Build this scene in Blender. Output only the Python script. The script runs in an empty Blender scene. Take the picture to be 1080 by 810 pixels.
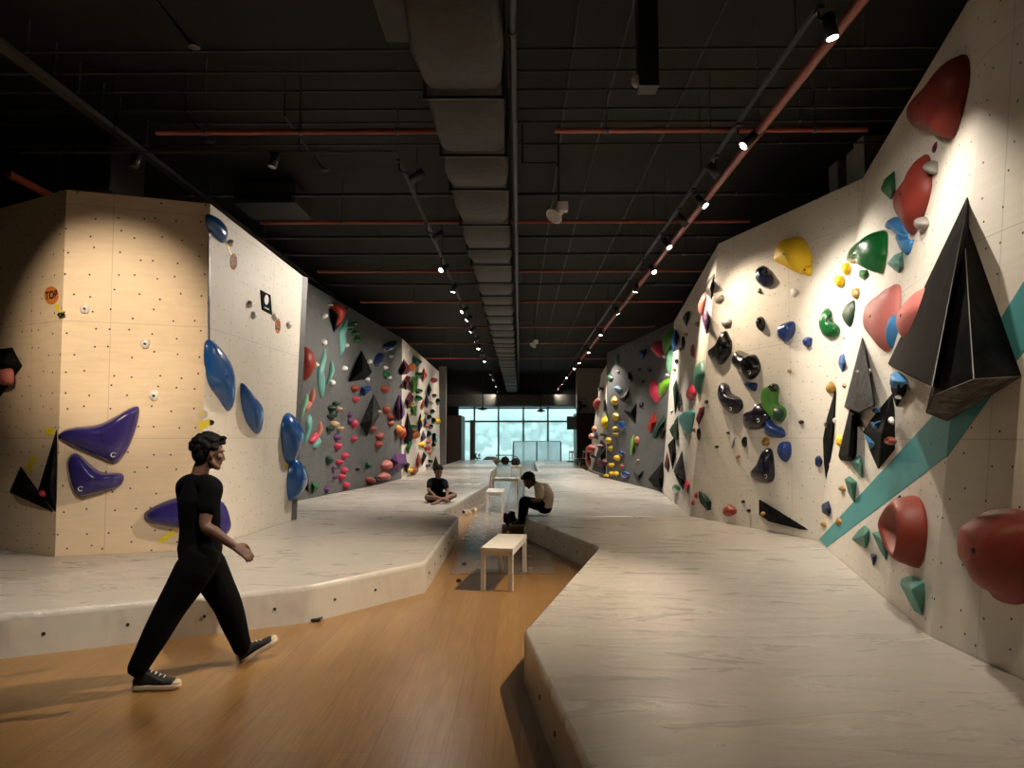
import bpy, bmesh, math, random
from mathutils import Vector as V, Matrix, noise
from mathutils.geometry import tessellate_polygon
random.seed(7)
C = bpy.context.scene
COL = C.collection
PI = math.pi
# ------------------------------------------------------------------ camera
F = 750.0
PITCH = math.atan(57 / F); YAW = math.atan(8 / F)
CAM = V((0, 0, 1.6))
cam = bpy.data.objects.new('camera', bpy.data.cameras.new('camera'))
COL.objects.link(cam)
cam.location = CAM
ROT = Matrix.Rotation(YAW, 3, 'Z') @ Matrix.Rotation(PI / 2 + PITCH, 3, 'X')
cam.rotation_euler = ROT.to_euler()
cam.data.sensor_width = 36; cam.data.lens = F / 1080 * 36
cam.data.clip_start = .05; cam.data.clip_end = 500
C.camera = cam
# ------------------------------------------------------------------ world, sun, exposure
w = bpy.data.worlds.new('world'); C.world = w; w.use_nodes = True
bg = w.node_tree.nodes['Background']
bg.inputs[0].default_value = (.62, .88, .94, 1); bg.inputs[1].default_value = 1.9
sun = bpy.data.objects.new('sun', bpy.data.lights.new('sun', 'SUN')); COL.objects.link(sun)
sun.data.energy = 4.5; sun.data.angle = .02; sun.data.color = (1, .97, .9)
sun.rotation_euler = (math.radians(52), 0, math.radians(12))
C.view_settings.view_transform = 'Standard'
C.view_settings.look = 'None'
C.view_settings.gamma = 1
C.view_settings.exposure = 0.22
C.view_settings.use_curve_mapping = False
WARM = (1, .80, .58); NEUT = (1, .90, .78)
LIGHT = 2.0          # one gain for every spotlight
C.cycles.max_bounces = 6; C.cycles.diffuse_bounces = 3; C.cycles.glossy_bounces = 3
C.cycles.sample_clamp_indirect = 4

# ------------------------------------------------------------------ pixel rays of the 1080x810 photo
def ray(u, v): return ROT @ V(((u - 540) / F, (405 - v) / F, -1))
def az(u, v, z=.32):
    d = ray(u, v); return CAM + d * ((z - CAM.z) / d.z)
def ay(u, v, y):
    d = ray(u, v); return CAM + d * (y / d.y)
CROPS = dict(A=(0, 180, 3.2394), B=(0, 400, 2.315), c=(300, 280, 3.117), D=(420, 400, 3.375), E=(600, 280, 3.1125),
             F=(720, 220, 4.5), G=(720, 380, 4.05), H=(880, 20, 3.52), I=(860, 230, 3.241), J=(860, 440, 2.891),
             K=(310, 290, 6.75), L=(310, 400, 6.233), M=(410, 350, 5.057), N=(630, 320, 7.36), O=(630, 420, 6.75),
             Q=(600, 380, 6.233), S=(700, 270, 6.225), T=(690, 380, 4.5), U=(860, 340, 4.05), P=(0, 0, 1))
def px(crop, pts):
    x0, y0, s = CROPS[crop]
    return [(x0 + p[0] / s, y0 + p[1] / s) + tuple(p[2:]) for p in pts]

# ------------------------------------------------------------------ materials
MATS = {}
def mat(name, col, rough=.5, metal=0, emit=None, bump=None, spec=.5, coat=0):
    if name in MATS: return MATS[name]
    m = bpy.data.materials.new(name); m.use_nodes = True
    nt = m.node_tree; b = nt.nodes['Principled BSDF']
    b.inputs['Base Color'].default_value = (*col, 1)
    b.inputs['Roughness'].default_value = rough
    b.inputs['Metallic'].default_value = metal
    b.inputs['Specular IOR Level'].default_value = spec
    b.inputs['Coat Weight'].default_value = coat
    b.inputs['Coat Roughness'].default_value = .12
    if emit:
        b.inputs['Emission Color'].default_value = (*emit[0], 1); b.inputs['Emission Strength'].default_value = emit[1]
    # every surface carries a little procedural mottling
    tc = nt.nodes.new('ShaderNodeTexCoord'); n = nt.nodes.new('ShaderNodeTexNoise')
    n.inputs['Scale'].default_value = bump[0] if bump else 9
    n.inputs['Detail'].default_value = 4
    nt.links.new(tc.outputs['Object'], n.inputs['Vector'])
    mx = nt.nodes.new('ShaderNodeMix'); mx.data_type = 'RGBA'
    mx.inputs[6].default_value = (*[c * .82 for c in col], 1)
    mx.inputs[7].default_value = (*[min(1, c * 1.14) for c in col], 1)
    nt.links.new(n.outputs[0], mx.inputs[0]); nt.links.new(mx.outputs[2], b.inputs['Base Color'])
    if bump:
        bp = nt.nodes.new('ShaderNodeBump'); bp.inputs['Strength'].default_value = bump[1]; bp.inputs['Distance'].default_value = .02
        nt.links.new(n.outputs[0], bp.inputs['Height']); nt.links.new(bp.outputs[0], b.inputs['Normal'])
    MATS[name] = m
    return m

class NT:
    def __init__(s, name):
        s.m = bpy.data.materials.new(name); s.m.use_nodes = True; s.t = s.m.node_tree; s.b = s.t.nodes['Principled BSDF']; MATS[name] = s.m
    def n(s, kind, ins=None, **kw):
        x = s.t.nodes.new('ShaderNode' + kind)
        for k, v in kw.items(): setattr(x, k, v)
        for k, v in (ins or {}).items():
            if isinstance(v, bpy.types.NodeSocket): s.t.links.new(v, x.inputs[k])
            else: x.inputs[k].default_value = v
        return x
    def math(s, op, a, b=0.0, c=0.0):
        return s.n('Math', {0: a, 1: b, 2: c}, operation=op).outputs[0]
    def mix(s, f, a, b):
        x = s.n('Mix', {0: f}, data_type='RGBA')
        for i, v in ((6, a), (7, b)):
            if isinstance(v, bpy.types.NodeSocket): s.t.links.new(v, x.inputs[i])
            else: x.inputs[i].default_value = (*v, 1)
        return x.outputs[2]
    def ramp(s, f, stops):
        r = s.n('ValToRGB', {0: f}); e = r.color_ramp.elements
        while len(e) < len(stops): e.new(.5)
        for i, (p, c) in enumerate(stops): e[i].position = p; e[i].color = (*c, 1)
        return r.outputs[0]
    def out(s, col=None, rough=None, bump=None, dist=.01, strength=.5):
        if col is not None: s.t.links.new(col, s.b.inputs['Base Color'])
        if rough is not None:
            if isinstance(rough, float): s.b.inputs['Roughness'].default_value = rough
            else: s.t.links.new(rough, s.b.inputs['Roughness'])
        if bump is not None:
            bp = s.n('Bump', {'Height': bump, 'Distance': dist, 'Strength': strength}); s.t.links.new(bp.outputs[0], s.b.inputs['Normal'])
        return s.m

def wall_material(name, a, b, rough=.62, seam=True, dsz=.047, grime=.25, dot=(.02, .018, .015), graft=None):
    """climbing panel: T-nut holes, panel seams, plywood grain, chalk and rubber wear; UV in metres"""
    k = NT(name); uv = k.n('UVMap').outputs[0]
    sx = k.n('SeparateXYZ', {0: uv})
    g = k.n('Noise_' if 0 else 'TexNoise', {'Vector': k.n('Mapping', {0: uv, 3: (1.2, 9, 1)}).outputs[0], 'Scale': 2.2, 'Detail': 6}).outputs[0]
    col = k.mix(g, a, b)
    big = k.n('TexNoise', {'Vector': uv, 'Scale': 1.3, 'Detail': 8, 'Roughness': .7}).outputs[0]
    wr = k.ramp(big, [(.5, (0, 0, 0)), (.72, (1, 1, 1))])
    col = k.mix(k.math('MULTIPLY', wr, grime), col, tuple(c * .55 for c in a))
    if graft: # coloured paint spatter of the grey walls
        col = k.mix(k.math('MULTIPLY', k.ramp(k.n('TexNoise', {'Vector': uv, 'Scale': 3.1, 'Detail': 10, 'Roughness': .8}).outputs[0], [(.55, (0, 0, 0)), (.75, (1, 1, 1))]), .5), col, graft)
    if seam:
        for s_, per, off in ((sx.outputs[0], 1.25, .47), (sx.outputs[1], 1.28, .0)):
            fr = k.math('FRACT', k.math('DIVIDE', k.math('ADD', s_, 100 * per - off), per))
            d = k.math('ABSOLUTE', k.math('SUBTRACT', fr, .5))
            line = k.math('GREATER_THAN', d, .5 - .0035)
            col = k.mix(k.math('MULTIPLY', line, .35), col, tuple(c * .3 for c in a))
    vo = k.n('TexVoronoi', {'Vector': uv, 'Scale': 4.6, 'Randomness': .6}, voronoi_dimensions='2D')
    dots = k.math('LESS_THAN', vo.outputs['Distance'], dsz)
    col = k.mix(dots, col, dot)
    return k.out(col, rough, k.math('SUBTRACT', g, dots), .004, .4)

PLY = wall_material('birch_plywood', (.62, .47, .31), (.78, .62, .43), .55)
PALE = wall_material('pale_painted_plywood', (.66, .60, .51), (.76, .71, .62), .6, dsz=.036)
GREY = wall_material('grey_textured_panel', (.065, .067, .066), (.125, .128, .125), .55, seam=False, grime=.7, graft=(.24, .245, .235))
def mk_mat():
    k = NT('mat_vinyl'); tc = k.n('TexCoord').outputs['Object']
    n1 = k.n('TexNoise', {'Vector': k.n('Mapping', {0: tc, 3: (.45, 1.5, 1)}).outputs[0], 'Scale': 2.2, 'Detail': 5, 'Roughness': .6, 'Distortion': 1.2}).outputs[0]
    n2 = k.n('TexNoise', {'Vector': tc, 'Scale': .7, 'Detail': 6, 'Roughness': .7}).outputs[0]
    n3 = k.n('TexNoise', {'Vector': k.n('Mapping', {0: tc, 2: (0, 0, .25), 3: (.5, 2.6, 1)}).outputs[0], 'Scale': 2.6, 'Detail': 10, 'Roughness': .75}).outputs[0]
    c = k.mix(n2, (.36, .33, .285), (.58, .545, .49))
    c = k.mix(k.math('MULTIPLY', k.ramp(n3, [(.48, (0, 0, 0)), (.8, (1, 1, 1))]), .25), c, (.27, .24, .20))
    r = k.math('ADD', k.math('MULTIPLY', n1, .42), .10)
    return k.out(c, r, k.math('ADD', n1, k.math('MULTIPLY', n3, .18)), .05, .4)
VINYL = mk_mat()
def mk_side():
    k = NT('mat_side_vinyl'); tc = k.n('TexCoord').outputs['Object']
    n1 = k.n('TexNoise', {'Vector': k.n('Mapping', {0: tc, 3: (2.2, 2.2, 1.2)}).outputs[0], 'Scale': 1.2, 'Detail': 2, 'Distortion': .25}).outputs[0]
    n2 = k.n('TexNoise', {'Vector': tc, 'Scale': 3, 'Detail': 8, 'Roughness': .75}).outputs[0]
    c = k.mix(n2, (.40, .36, .30), (.56, .52, .455))
    return k.out(c, .42, n1, .10, .5)
SIDE = mk_side()
def mk_floor():
    k = NT('wood_floor'); tc = k.n('TexCoord').outputs['Object']
    mp = k.n('Mapping', {0: tc, 2: (0, 0, PI / 2)}).outputs[0]
    br = k.n('TexBrick', {'Vector': mp, 'Color1': (.40, .40, .40, 1), 'Color2': (.62, .62, .62, 1), 'Mortar': (.02, .02, .02, 1), 'Scale': 1, 'Mortar Size': .0016,
                          'Brick Width': 1.25, 'Row Height': .19}, offset=.37)
    gr = k.n('TexNoise', {'Vector': k.n('Mapping', {0: tc, 3: (26, 1.3, 1)}).outputs[0], 'Scale': 1.6, 'Detail': 8, 'Roughness': .65, 'Distortion': .5}).outputs[0]
    f = k.math('ADD', k.math('MULTIPLY', br.outputs[0], .32), k.math('MULTIPLY', gr, .68))
    c = k.ramp(f, [(.25, (.13, .063, .021)), (.5, (.26, .143, .050)), (.75, (.40, .238, .090))])
    c = k.mix(k.math('MULTIPLY', br.outputs['Fac'], .25), c, (.07, .035, .018))
    r = k.math('ADD', k.math('MULTIPLY', gr, .2), .22)
    return k.out(c, r, gr, .002, .25)
FLOOR = mk_floor()
def mk_tile():
    k = NT('grey_floor_board'); tc = k.n('TexCoord').outputs['Object']
    n = k.n('TexNoise', {'Vector': tc, 'Scale': 3, 'Detail': 7, 'Roughness': .7}).outputs[0]
    return k.out(k.mix(n, (.19, .145, .11), (.30, .235, .18)), k.math('ADD', k.math('MULTIPLY', n, .25), .12))
TILE = mk_tile()
BLACKM = mat('black_metal', (.012, .012, .012), .45)
CEIL = mat('ceiling_black_paint', (.009, .0082, .0075), .85, bump=(3, .6))
DUCTM = mat('duct_wrap', (.018, .0148, .012), .6, bump=(7, .8))
REDP = mat('red_pipe_paint', (.26, .045, .02), .4)
DARKW = mat('dark_wall_paint', (.03, .028, .026), .8)
WHITE = mat('white_paint', (.72, .70, .66), .45)
CONC = mat('pale_plaster', (.45, .43, .39), .75)
LENS = mat('lamp_lens', (1, 1, 1), .3, emit=((1, .93, .82), 22))
LENSOFF = mat('lamp_lens_unlit', (.18, .18, .17), .2)
HC = {  # hold colours
 'black': (.010, .010, .011), 'matt_black': (.013, .013, .013), 'charcoal': (.045, .045, .045), 'purple': (.040, .028, .19), 'navy': (.015, .028, .11),
 'blue': (.018, .12, .42), 'royal': (.012, .05, .26), 'sky': (.07, .28, .60), 'green': (.010, .16, .035), 'dark_green': (.010, .055, .03), 'lime': (.20, .46, .03), 'leaf': (.10, .30, .05),
 'mint': (.22, .50, .30), 'teal': (.07, .26, .20), 'aqua': (.15, .42, .36), 'turquoise': (.12, .45, .45), 'yellow': (.86, .56, .02), 'gold': (.45, .26, .05), 'orange': (.60, .16, .03),
 'red': (.48, .035, .02), 'brick': (.38, .06, .035), 'dark_red': (.27, .035, .022), 'pink': (.72, .22, .19), 'hot_pink': (.70, .05, .11), 'maroon': (.13, .012, .03),
 'grey': (.22, .20, .18), 'white': (.70, .68, .62), 'ink': (.012, .010, .026), 'tan': (.42, .30, .18), 'violet': (.13, .04, .16), 'slate': (.06, .08, .11), 'salmon': (.62, .20, .12)}
def hm(c, flat=False):
    k_ = 1 if c in ('white', 'tan', 'grey', 'yellow') else .35 if c == 'black' else .72
    if flat: return mat(c + '_painted_resin', tuple(v_ * k_ for v_ in HC[c]), .55, spec=.2, bump=(60, .1))
    gloss = c in ('black', 'ink', 'purple', 'navy', 'royal', 'green', 'lime', 'blue')
    return mat(c + '_resin', tuple(v_ * k_ for v_ in HC[c]), .22 if gloss else .5, coat=.45 if gloss else 0, spec=.35, bump=(60, .08))

# ------------------------------------------------------------------ helpers
def obj(name, me, material=None, parent=None, label=None, loc=None):
    if isinstance(me, bmesh.types.BMesh):
        bm = me; me = bpy.data.meshes.new(name)
        if loc is not None:
            bmesh.ops.translate(bm, verts=bm.verts, vec=-V(loc))
        bm.to_mesh(me); bm.free()
    o = bpy.data.objects.new(name, me); COL.objects.link(o)
    if material and hasattr(me, 'materials') and not me.materials: me.materials.append(material)
    if loc is not None: o.location = loc
    if parent:
        o.parent = parent
        if loc is not None: o.location = V(loc) - parent.location
    if label: o['label'] = label
    return o
def tag(o, label, cat, group=None, kind=None):
    o['label'] = label; o['category'] = cat
    if group: o['group'] = group
    if kind: o['kind'] = kind
    return o
def thing(name, label, cat, loc, group=None, rz=0):
    o = bpy.data.objects.new(name, None); COL.objects.link(o); o.empty_display_size = .1
    o.location = loc; o.rotation_euler = (0, 0, rz)
    return tag(o, label, cat, group)
def struct(name, bm, m, parent=None):
    o = obj(name, bm, m, parent)
    if not parent: o['kind'] = 'structure'
    return o
def box(bm, x0, x1, y0, y1, z0, z1, bev=0, mi=0):
    vs = [bm.verts.new(p) for p in ((x0, y0, z0), (x1, y0, z0), (x1, y1, z0), (x0, y1, z0), (x0, y0, z1), (x1, y0, z1), (x1, y1, z1), (x0, y1, z1))]
    fs = [bm.faces.new([vs[i] for i in f]) for f in ((3, 2, 1, 0), (4, 5, 6, 7), (0, 1, 5, 4), (1, 2, 6, 5), (2, 3, 7, 6), (3, 0, 4, 7))]
    for f in fs: f.material_index = mi
    if bev:
        es = list({e for f in fs for e in f.edges})
        bmesh.ops.bevel(bm, geom=es, offset=bev, segments=2, affect='EDGES', profile=.5)
    return bm
def frame_of(d):
    d = d.normalized(); a = V((0, 0, 1)) if abs(d.z) < .9 else V((1, 0, 0))
    x = d.cross(a).normalized(); return x, d.cross(x).normalized()
def tube(bm, a, b, r, r2=None, seg=12):
    a = V(a); b = V(b); r2 = r if r2 is None else r2; x, y = frame_of(b - a)
    rings = []
    for p, q in ((a, r), (b, r2)):
        rings.append([bm.verts.new(p + x * math.cos(t * 2 * PI / seg) * q + y * math.sin(t * 2 * PI / seg) * q) for t in range(seg)])
    for i in range(seg):
        f = bm.faces.new((rings[0][i], rings[0][(i + 1) % seg], rings[1][(i + 1) % seg], rings[1][i])); f.smooth = True
    bm.faces.new(rings[0]); bm.faces.new(rings[1][::-1])
    return bm
def polytube(bm, pts, r, seg=8):
    for a, b in zip(pts, pts[1:]): tube(bm, a, b, r, seg=seg)
    return bm
B_ = bmesh.new
def recalc(bm):
    bmesh.ops.recalc_face_normals(bm, faces=bm.faces); return bm
def prism(bm, pts, z0, z1, mi_side=0):
    lo = [bm.verts.new((p[0], p[1], z0)) for p in pts]; hi = [bm.verts.new((p[0], p[1], z1)) for p in pts]
    bm.faces.new(hi); bm.faces.new(lo[::-1]); n = len(pts)
    for i in range(n):
        f = bm.faces.new((lo[i], lo[(i + 1) % n], hi[(i + 1) % n], hi[i])); f.material_index = mi_side
    return recalc(bm)

# ------------------------------------------------------------------ climbing walls
WALLS = {}
class Wall: pass
def wall(key, name, base, tops, material, top0=None, z0=None, thick=.14):
    """planar panel: two base points on the mat top and two top points of one plane"""
    a, b = [az(*q) if len(q) == 2 else V(q) for q in base]
    W = Wall()
    if top0 is None: top0 = az(*tops[0], z0)
    n = (b - a).cross(top0 - a).normalized()
    if n.dot(CAM - a) < 0: n = -n
    W.o = a; W.n = n; W.x = (b - a).normalized(); W.y = n.cross(W.x)
    if W.y.z < 0: W.y = -W.y
    t1 = tops[1]
    top1 = W_hit(W, *t1)
    W.top1 = top1
    # carry the panel down to the floor
    def down(p, t):
        d = (p - t); return p + d * ((p.z) / (t.z - p.z)) if abs(t.z - p.z) > 1e-6 else p
    qa = down(a, top0); qb = down(b, top1)
    bm = B_(); uvl = bm.loops.layers.uv.new('UVMap')
    front = [bm.verts.new(p) for p in (qa, qb, top1, top0)]
    back = [bm.verts.new(p - n * thick) for p in (qa, qb, top1, top0)]
    bm.faces.new(front); bm.faces.new(back[::-1])
    for i in range(4): bm.faces.new((front[i], back[i], back[(i + 1) % 4], front[(i + 1) % 4]))
    recalc(bm)
    for f in bm.faces:
        for l in f.loops:
            d = l.vert.co - a; l[uvl].uv = (d.dot(W.x), d.dot(W.y))
    W.obj = struct(name, bm, material)
    WALLS[key] = W
    return W
def W_hit(W, u, v, h=0):
    d = ray(u, v); o = W.o + W.n * h
    return CAM + d * ((o - CAM).dot(W.n) / d.dot(W.n))

w1 = wall('R2', 'wall_right_stripe', [(981, 670), (863, 570)], [(1050, -48), (910, 188)], PALE, z0=4.8)
T_R12 = az(1050, -48, 4.8)
# near right wall shares the crease
R1a = az(981, 670); R1b = V((2.72, -.6, .32))
w0 = Wall()
def wall_pts(key, name, a, b, ta, tb, material, thick=.14):
    W = Wall(); n = (b - a).cross(ta - a).normalized()
    if n.dot(CAM - a) < 0: n = -n
    W.o = a; W.n = n; W.x = (b - a).normalized(); W.y = n.cross(W.x)
    if W.y.z < 0: W.y = -W.y
    tb = tb - n * (tb - a).dot(n)
    qa = a + (a - ta) * (a.z / (ta.z - a.z)); qb = b + (b - tb) * (b.z / (tb.z - b.z))
    bm = B_(); uvl = bm.loops.layers.uv.new('UVMap')
    front = [bm.verts.new(p) for p in (qa, qb, tb, ta)]; back = [bm.verts.new(p - n * thick) for p in (qa, qb, tb, ta)]
    bm.faces.new(front); bm.faces.new(back[::-1])
    for i in range(4): bm.faces.new((front[i], back[i], back[(i + 1) % 4], front[(i + 1) % 4]))
    recalc(bm)
    for f in bm.faces:
        for l in f.loops:
            d = l.vert.co - a; l[uvl].uv = (d.dot(W.x), d.dot(W.y))
    W.obj = struct(name, bm, material); WALLS[key] = W; return W
wall_pts('R1', 'wall_right_near', R1a, R1b, T_R12, T_R12 + V((0, -4.5, 0)), PALE)
wall('R3', 'wall_right_pale', [(863, 570), (727, 544)], [None, (758, 257)], PALE, top0=w1.top1)
wall('R4', 'wall_right_corner', [(727, 544), (698, 518)], [None, (711, 339)], PALE, top0=WALLS['R3'].top1)
wall('R5', 'wall_right_grey', [(698, 518), (640, 504)], [None, (640, 372)], GREY, top0=WALLS['R4'].top1)
wall('R6', 'wall_right_far', [(640, 504), (620, 496)], [None, (634, 395)], PALE, top0=W_hit(WALLS['R5'], 639.5, 385))
A_ = az(58, 587); Bp = az(210, 580); Cp = az(307, 549)
wall('LA', 'wall_left_ply', [(58, 587), (210, 580)], [(70, 200), (222, 215)], PLY, z0=4.3)
tA = az(70, 200, 4.3)
A0 = V((-6.9, 8.75, .32))
wall_pts('L0', 'wall_left_ply_side', A_, A0, tA, tA + (A0 - A_), PLY)
wall('LB', 'wall_left_pale', [(210, 580), (307, 549)], [None, (319, 291)], PALE, top0=WALLS['LA'].top1)
bq = Cp + V((-2.6, .9, 0)); tq = WALLS['LB'].top1
wall_pts('LX', 'wall_left_return', Cp, bq, tq, tq + V((-2.6, .9, 0)), GREY)
L1a = az(423.5, 504.6); L1t = az(424, 357, 4.8)
e = az(310, 528.6); dirL = (e - L1a).normalized()
wall_pts('L1', 'wall_left_grey', L1a, e + dirL * 2.3, L1t, az(318, 292, 4.99) + dirL * 2.4, GREY)
wall('L3', 'wall_left_far', [(423.5, 504.6), (464, 491.7)], [None, (463, 392)], PALE, top0=L1t)

# ------------------------------------------------------------------ room shell
def plane_box(name, x0, x1, y0, y1, z0, z1, m): return struct(name, box(B_(), x0, x1, y0, y1, z0, z1), m)
YE = 46.5
plane_box('floor', -10, 8, -4, 60, -.2, 0, FLOOR)
plane_box('ceiling', -10, 8, -4, YE + .3, 5.8, 6.0, CEIL)
plane_box('wall_back', -10, 8, -4.2, -4, 0, 5.8, DARKW)
plane_box('wall_left', -10.2, -10, -4, YE, 0, 5.8, DARKW)
plane_box('wall_right', 8, 8.2, -4, YE, 0, 5.8, DARKW)
wl = ay(482, 460, YE).x; wr = ay(610, 460, YE).x; wt = ay(545, 429, YE).z
bm = B_(); box(bm, -10, wl, YE, YE + .3, 0, 5.8); box(bm, wr, 8, YE, YE + .3, 0, 5.8); box(bm, wl, wr, YE, YE + .3, wt, 5.8)
struct('wall_end', bm, DARKW)
# big end window: frame, mullions, transom, panes
wb = B_(); fw = .05
wz0 = .02
for x in (wl + .05, ay(500.2, 460, YE).x, ay(525.7, 460, YE).x, ay(552, 460, YE).x, ay(578, 460, YE).x, wr - .05): box(wb, x - fw, x + fw, YE + .05, YE + .17, wz0, wt)
tr = ay(545, 444.4, YE).z
for z in (wz0 + .06, tr, wt - .08): box(wb, wl, wr, YE + .06, YE + .16, z - .05, z + .05)
win = struct('window_1', wb, mat('window_frame_dark', (.03, .05, .055), .4))
gl = bpy.data.materials.new('window_glass'); gl.use_nodes = True; gt = gl.node_tree
for n_ in list(gt.nodes):
    if n_.type == 'BSDF_PRINCIPLED': gt.nodes.remove(n_)
g1 = gt.nodes.new('ShaderNodeBsdfTransparent'); g1.inputs[0].default_value = (.92, .98, .98, 1)
g2 = gt.nodes.new('ShaderNodeBsdfGlossy'); g2.inputs['Roughness'].default_value = .02
gm = gt.nodes.new('ShaderNodeMixShader'); gm.inputs[0].default_value = .06
g3 = gt.nodes.new('ShaderNodeBsdfTranslucent'); g3.inputs[0].default_value = (.86, .97, .98, 1)
gv = gt.nodes.new('ShaderNodeMixShader'); gv.inputs[0].default_value = .42
gt.links.new(g1.outputs[0], gv.inputs[1]); gt.links.new(g3.outputs[0], gv.inputs[2])
gt.links.new(gv.outputs[0], gm.inputs[1]); gt.links.new(g2.outputs[0], gm.inputs[2]); gt.links.new(gm.outputs[0], gt.nodes['Material Output'].inputs[0])
struct('glass_pane', box(B_(), wl, wr, YE + .10, YE + .112, wz0, wt), gl, win)
# bulkhead above the window
plane_box('beam_end', -5, 5.2, YE - 1.0, YE - .6, wt + .02, wt + .75, mat('bulkhead_grey', (.12, .115, .10), .8))

# ------------------------------------------------------------------ outside
bm = B_(); box(bm, -60, 60, 60.01, 160, -.6, -.1)
og = struct('ground_outside', bm, mat('outside_ground', (.42, .47, .42), .9))
leafm = mat('hazy_tree_leaves', (.34, .50, .46), .9, bump=(2, .5))
def tree(x, y, h, r, label):
    t = thing('tree', label, 'tree', (x, y, -.1), 'trees outside the window')
    tb = tube(B_(), (0, 0, 0), (0, 0, h * .5), r * .07, r * .04); obj('trunk', tb, mat('bark', (.10, .07, .05), .9), t)
    cb = B_()
    for i in range(70):
        a = random.uniform(0, 2 * PI); q = random.uniform(.1, .95) * r; zz = random.uniform(-.34, .36)
        c = V((math.cos(a) * q * math.cos(zz * 3), math.sin(a) * q * math.cos(zz * 3), h * .62 + zz * h))
        ret = bmesh.ops.create_icosphere(cb, subdivisions=2, radius=r * random.uniform(.12, .26), matrix=Matrix.Translation(c))
        for v_ in ret['verts']:
            v_.co += (v_.co - c).normalized() * noise.noise(v_.co * 5.0) * r * .14
    for f in cb.faces: f.smooth = True
    obj('crown', cb, leafm, t)
for x, y, h, r, lb in ((-4.2, 66, 3.2, 2.3, 'hazy green tree outside behind the leftmost big pane'), (-.6, 70, 3.9, 2.7, 'tallest hazy green tree outside, behind the middle of the window'),
                       (3.0, 68, 3.5, 2.4, 'hazy tree outside behind the right panes, above the glass barrier'), (6.6, 72, 3.6, 2.6, 'hazy tree outside at the right end of the window')):
    tree(x, y, h, r, lb)
bt = thing('low_building', 'pale low building seen between the trees outside the window', 'building', (1.8, 90, -.1))
obj('facade', box(B_(), -8, 6, 0, 5, 0, 2.6), mat('pale_render', (.55, .6, .6), .8), bt)
obj('roof', box(B_(), -8.3, 6.3, -.3, 5.3, 2.6, 2.8), mat('roof_sheet', (.35, .42, .42), .7), bt)
for i in range(5): obj('window', box(B_(), -7 + i * 2.6, -5.6 + i * 2.6, -.06, .02, .9, 1.9, .02), mat('dim_glass', (.10, .16, .18), .2), bt)

# ------------------------------------------------------------------ landing mats
def pl(pts): return [az(*p).xy if len(p) == 2 and max(p) > 60 else V(p) for p in pts]
def offset_round(pts, r):
    """cut every corner of the outline with a small arc"""
    out = []; n = len(pts)
    for i in range(n):
        p = V(pts[i][:2]); a = V(pts[i - 1][:2]); b = V(pts[(i + 1) % n][:2])
        da = (a - p); db = (b - p); q = min(r, da.length * .3, db.length * .3)
        A = p + da.normalized() * q; Bq = p + db.normalized() * q
        for t in (0, .33, .67, 1): out.append((A * (1 - t) * (1 - t) + p * 2 * t * (1 - t) + Bq * t * t))
    return out
def mat_slab(label, pts, edges, z=.32, rnd=.06):
    P = offset_round(pl(pts), rnd); n = len(P)
    cx = sum(p.x for p in P) / n; cy = sum(p.y for p in P) / n
    t = thing('landing_mat', label, 'crash mat', (cx, cy, 0), 'landing mats')
    bm = B_(); rows = []
    for off, h in ((0, 0), (0, z - .05), (.004, z - .012), (.02, z)):
        row = []
        for i, p in enumerate(P):
            d = (P[(i + 1) % n] - P[i - 1]).normalized(); nn = V((d.y, -d.x))
            row.append((p - nn * off * SGN(P), h))
        rows.append([bm.verts.new((q.x - cx, q.y - cy, hh)) for q, hh in row])
    for a, b in zip(rows[1:], rows[2:]):
        for i in range(n):
            f = bm.faces.new((a[i], a[(i + 1) % n], b[(i + 1) % n], b[i])); f.smooth = True
    for tri in tessellate_polygon([[V((v_.co.x, v_.co.y, 0)) for v_ in rows[-1]]]):
        try: bm.faces.new([rows[-1][i] for i in tri])
        except ValueError: pass
    for v_ in rows[0]: bm.verts.remove(v_)
    recalc(bm); obj('mat_top', bm, VINYL, t)
    bm = B_(); lo = [bm.verts.new((p.x - cx, p.y - cy, 0)) for p in P]; hi = [bm.verts.new((p.x - cx, p.y - cy, z - .05)) for p in P]
    for i in range(n): bm.faces.new((lo[i], lo[(i + 1) % n], hi[(i + 1) % n], hi[i]))
    recalc(bm)
    obj('mat_side', bm, SIDE, t, 'creased off-white vinyl side of the mat')
    # black eyelets along the visible edges
    for (a, b, step) in edges:
        a = V(a) if max(a) < 60 else az(*a).xy; b = V(b) if max(b) < 60 else az(*b).xy
        L = (b - a).length; d = (b - a).normalized(); nn = V((d.y, -d.x))
        k = int(L / step)
        for i in range(k):
            p = a + d * (step * (i + .5)); q = V((p.x - cx, p.y - cy, .15)); n3 = V((nn.x, nn.y, 0))
            obj('eyelet', tube(B_(), q - n3 * .006, q + n3 * .006, .013, seg=10), BLACKM, t)
    return t
def SGN(P):
    s = sum(P[i - 1].x * P[i].y - P[i].x * P[i - 1].y for i in range(len(P))); return 1 if s > 0 else -1
def wxy(key, p, back=.0): return p
mat_slab('near right off-white crash mat with pointed corner along the striped wall',
         [(.30, 1.6), az(620, 810).xy, (552, 665), (632, 577), (555, 547), (.1, 11.75), (2.86, 11.8), (863, 570), (981, 670), (2.69, 3.0), (2.72, 1.2), (.45, .8)],
         [((552, 665), (632, 577), .5), ((632, 577), (555, 547), .5), (az(620, 810).xy, (552, 665), .5)])
mat_slab('far right off-white crash mat behind the seated man',
         [(.1, 11.78), (.14, 27.5), (.7, 27.6), (.8, 40), (2.6, 40), (2.66, 28.6), (2.8, 23.1), (3.4, 17.4), (2.83, 11.83)], [((.14, 27.5), (.1, 11.78), .6)])
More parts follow.
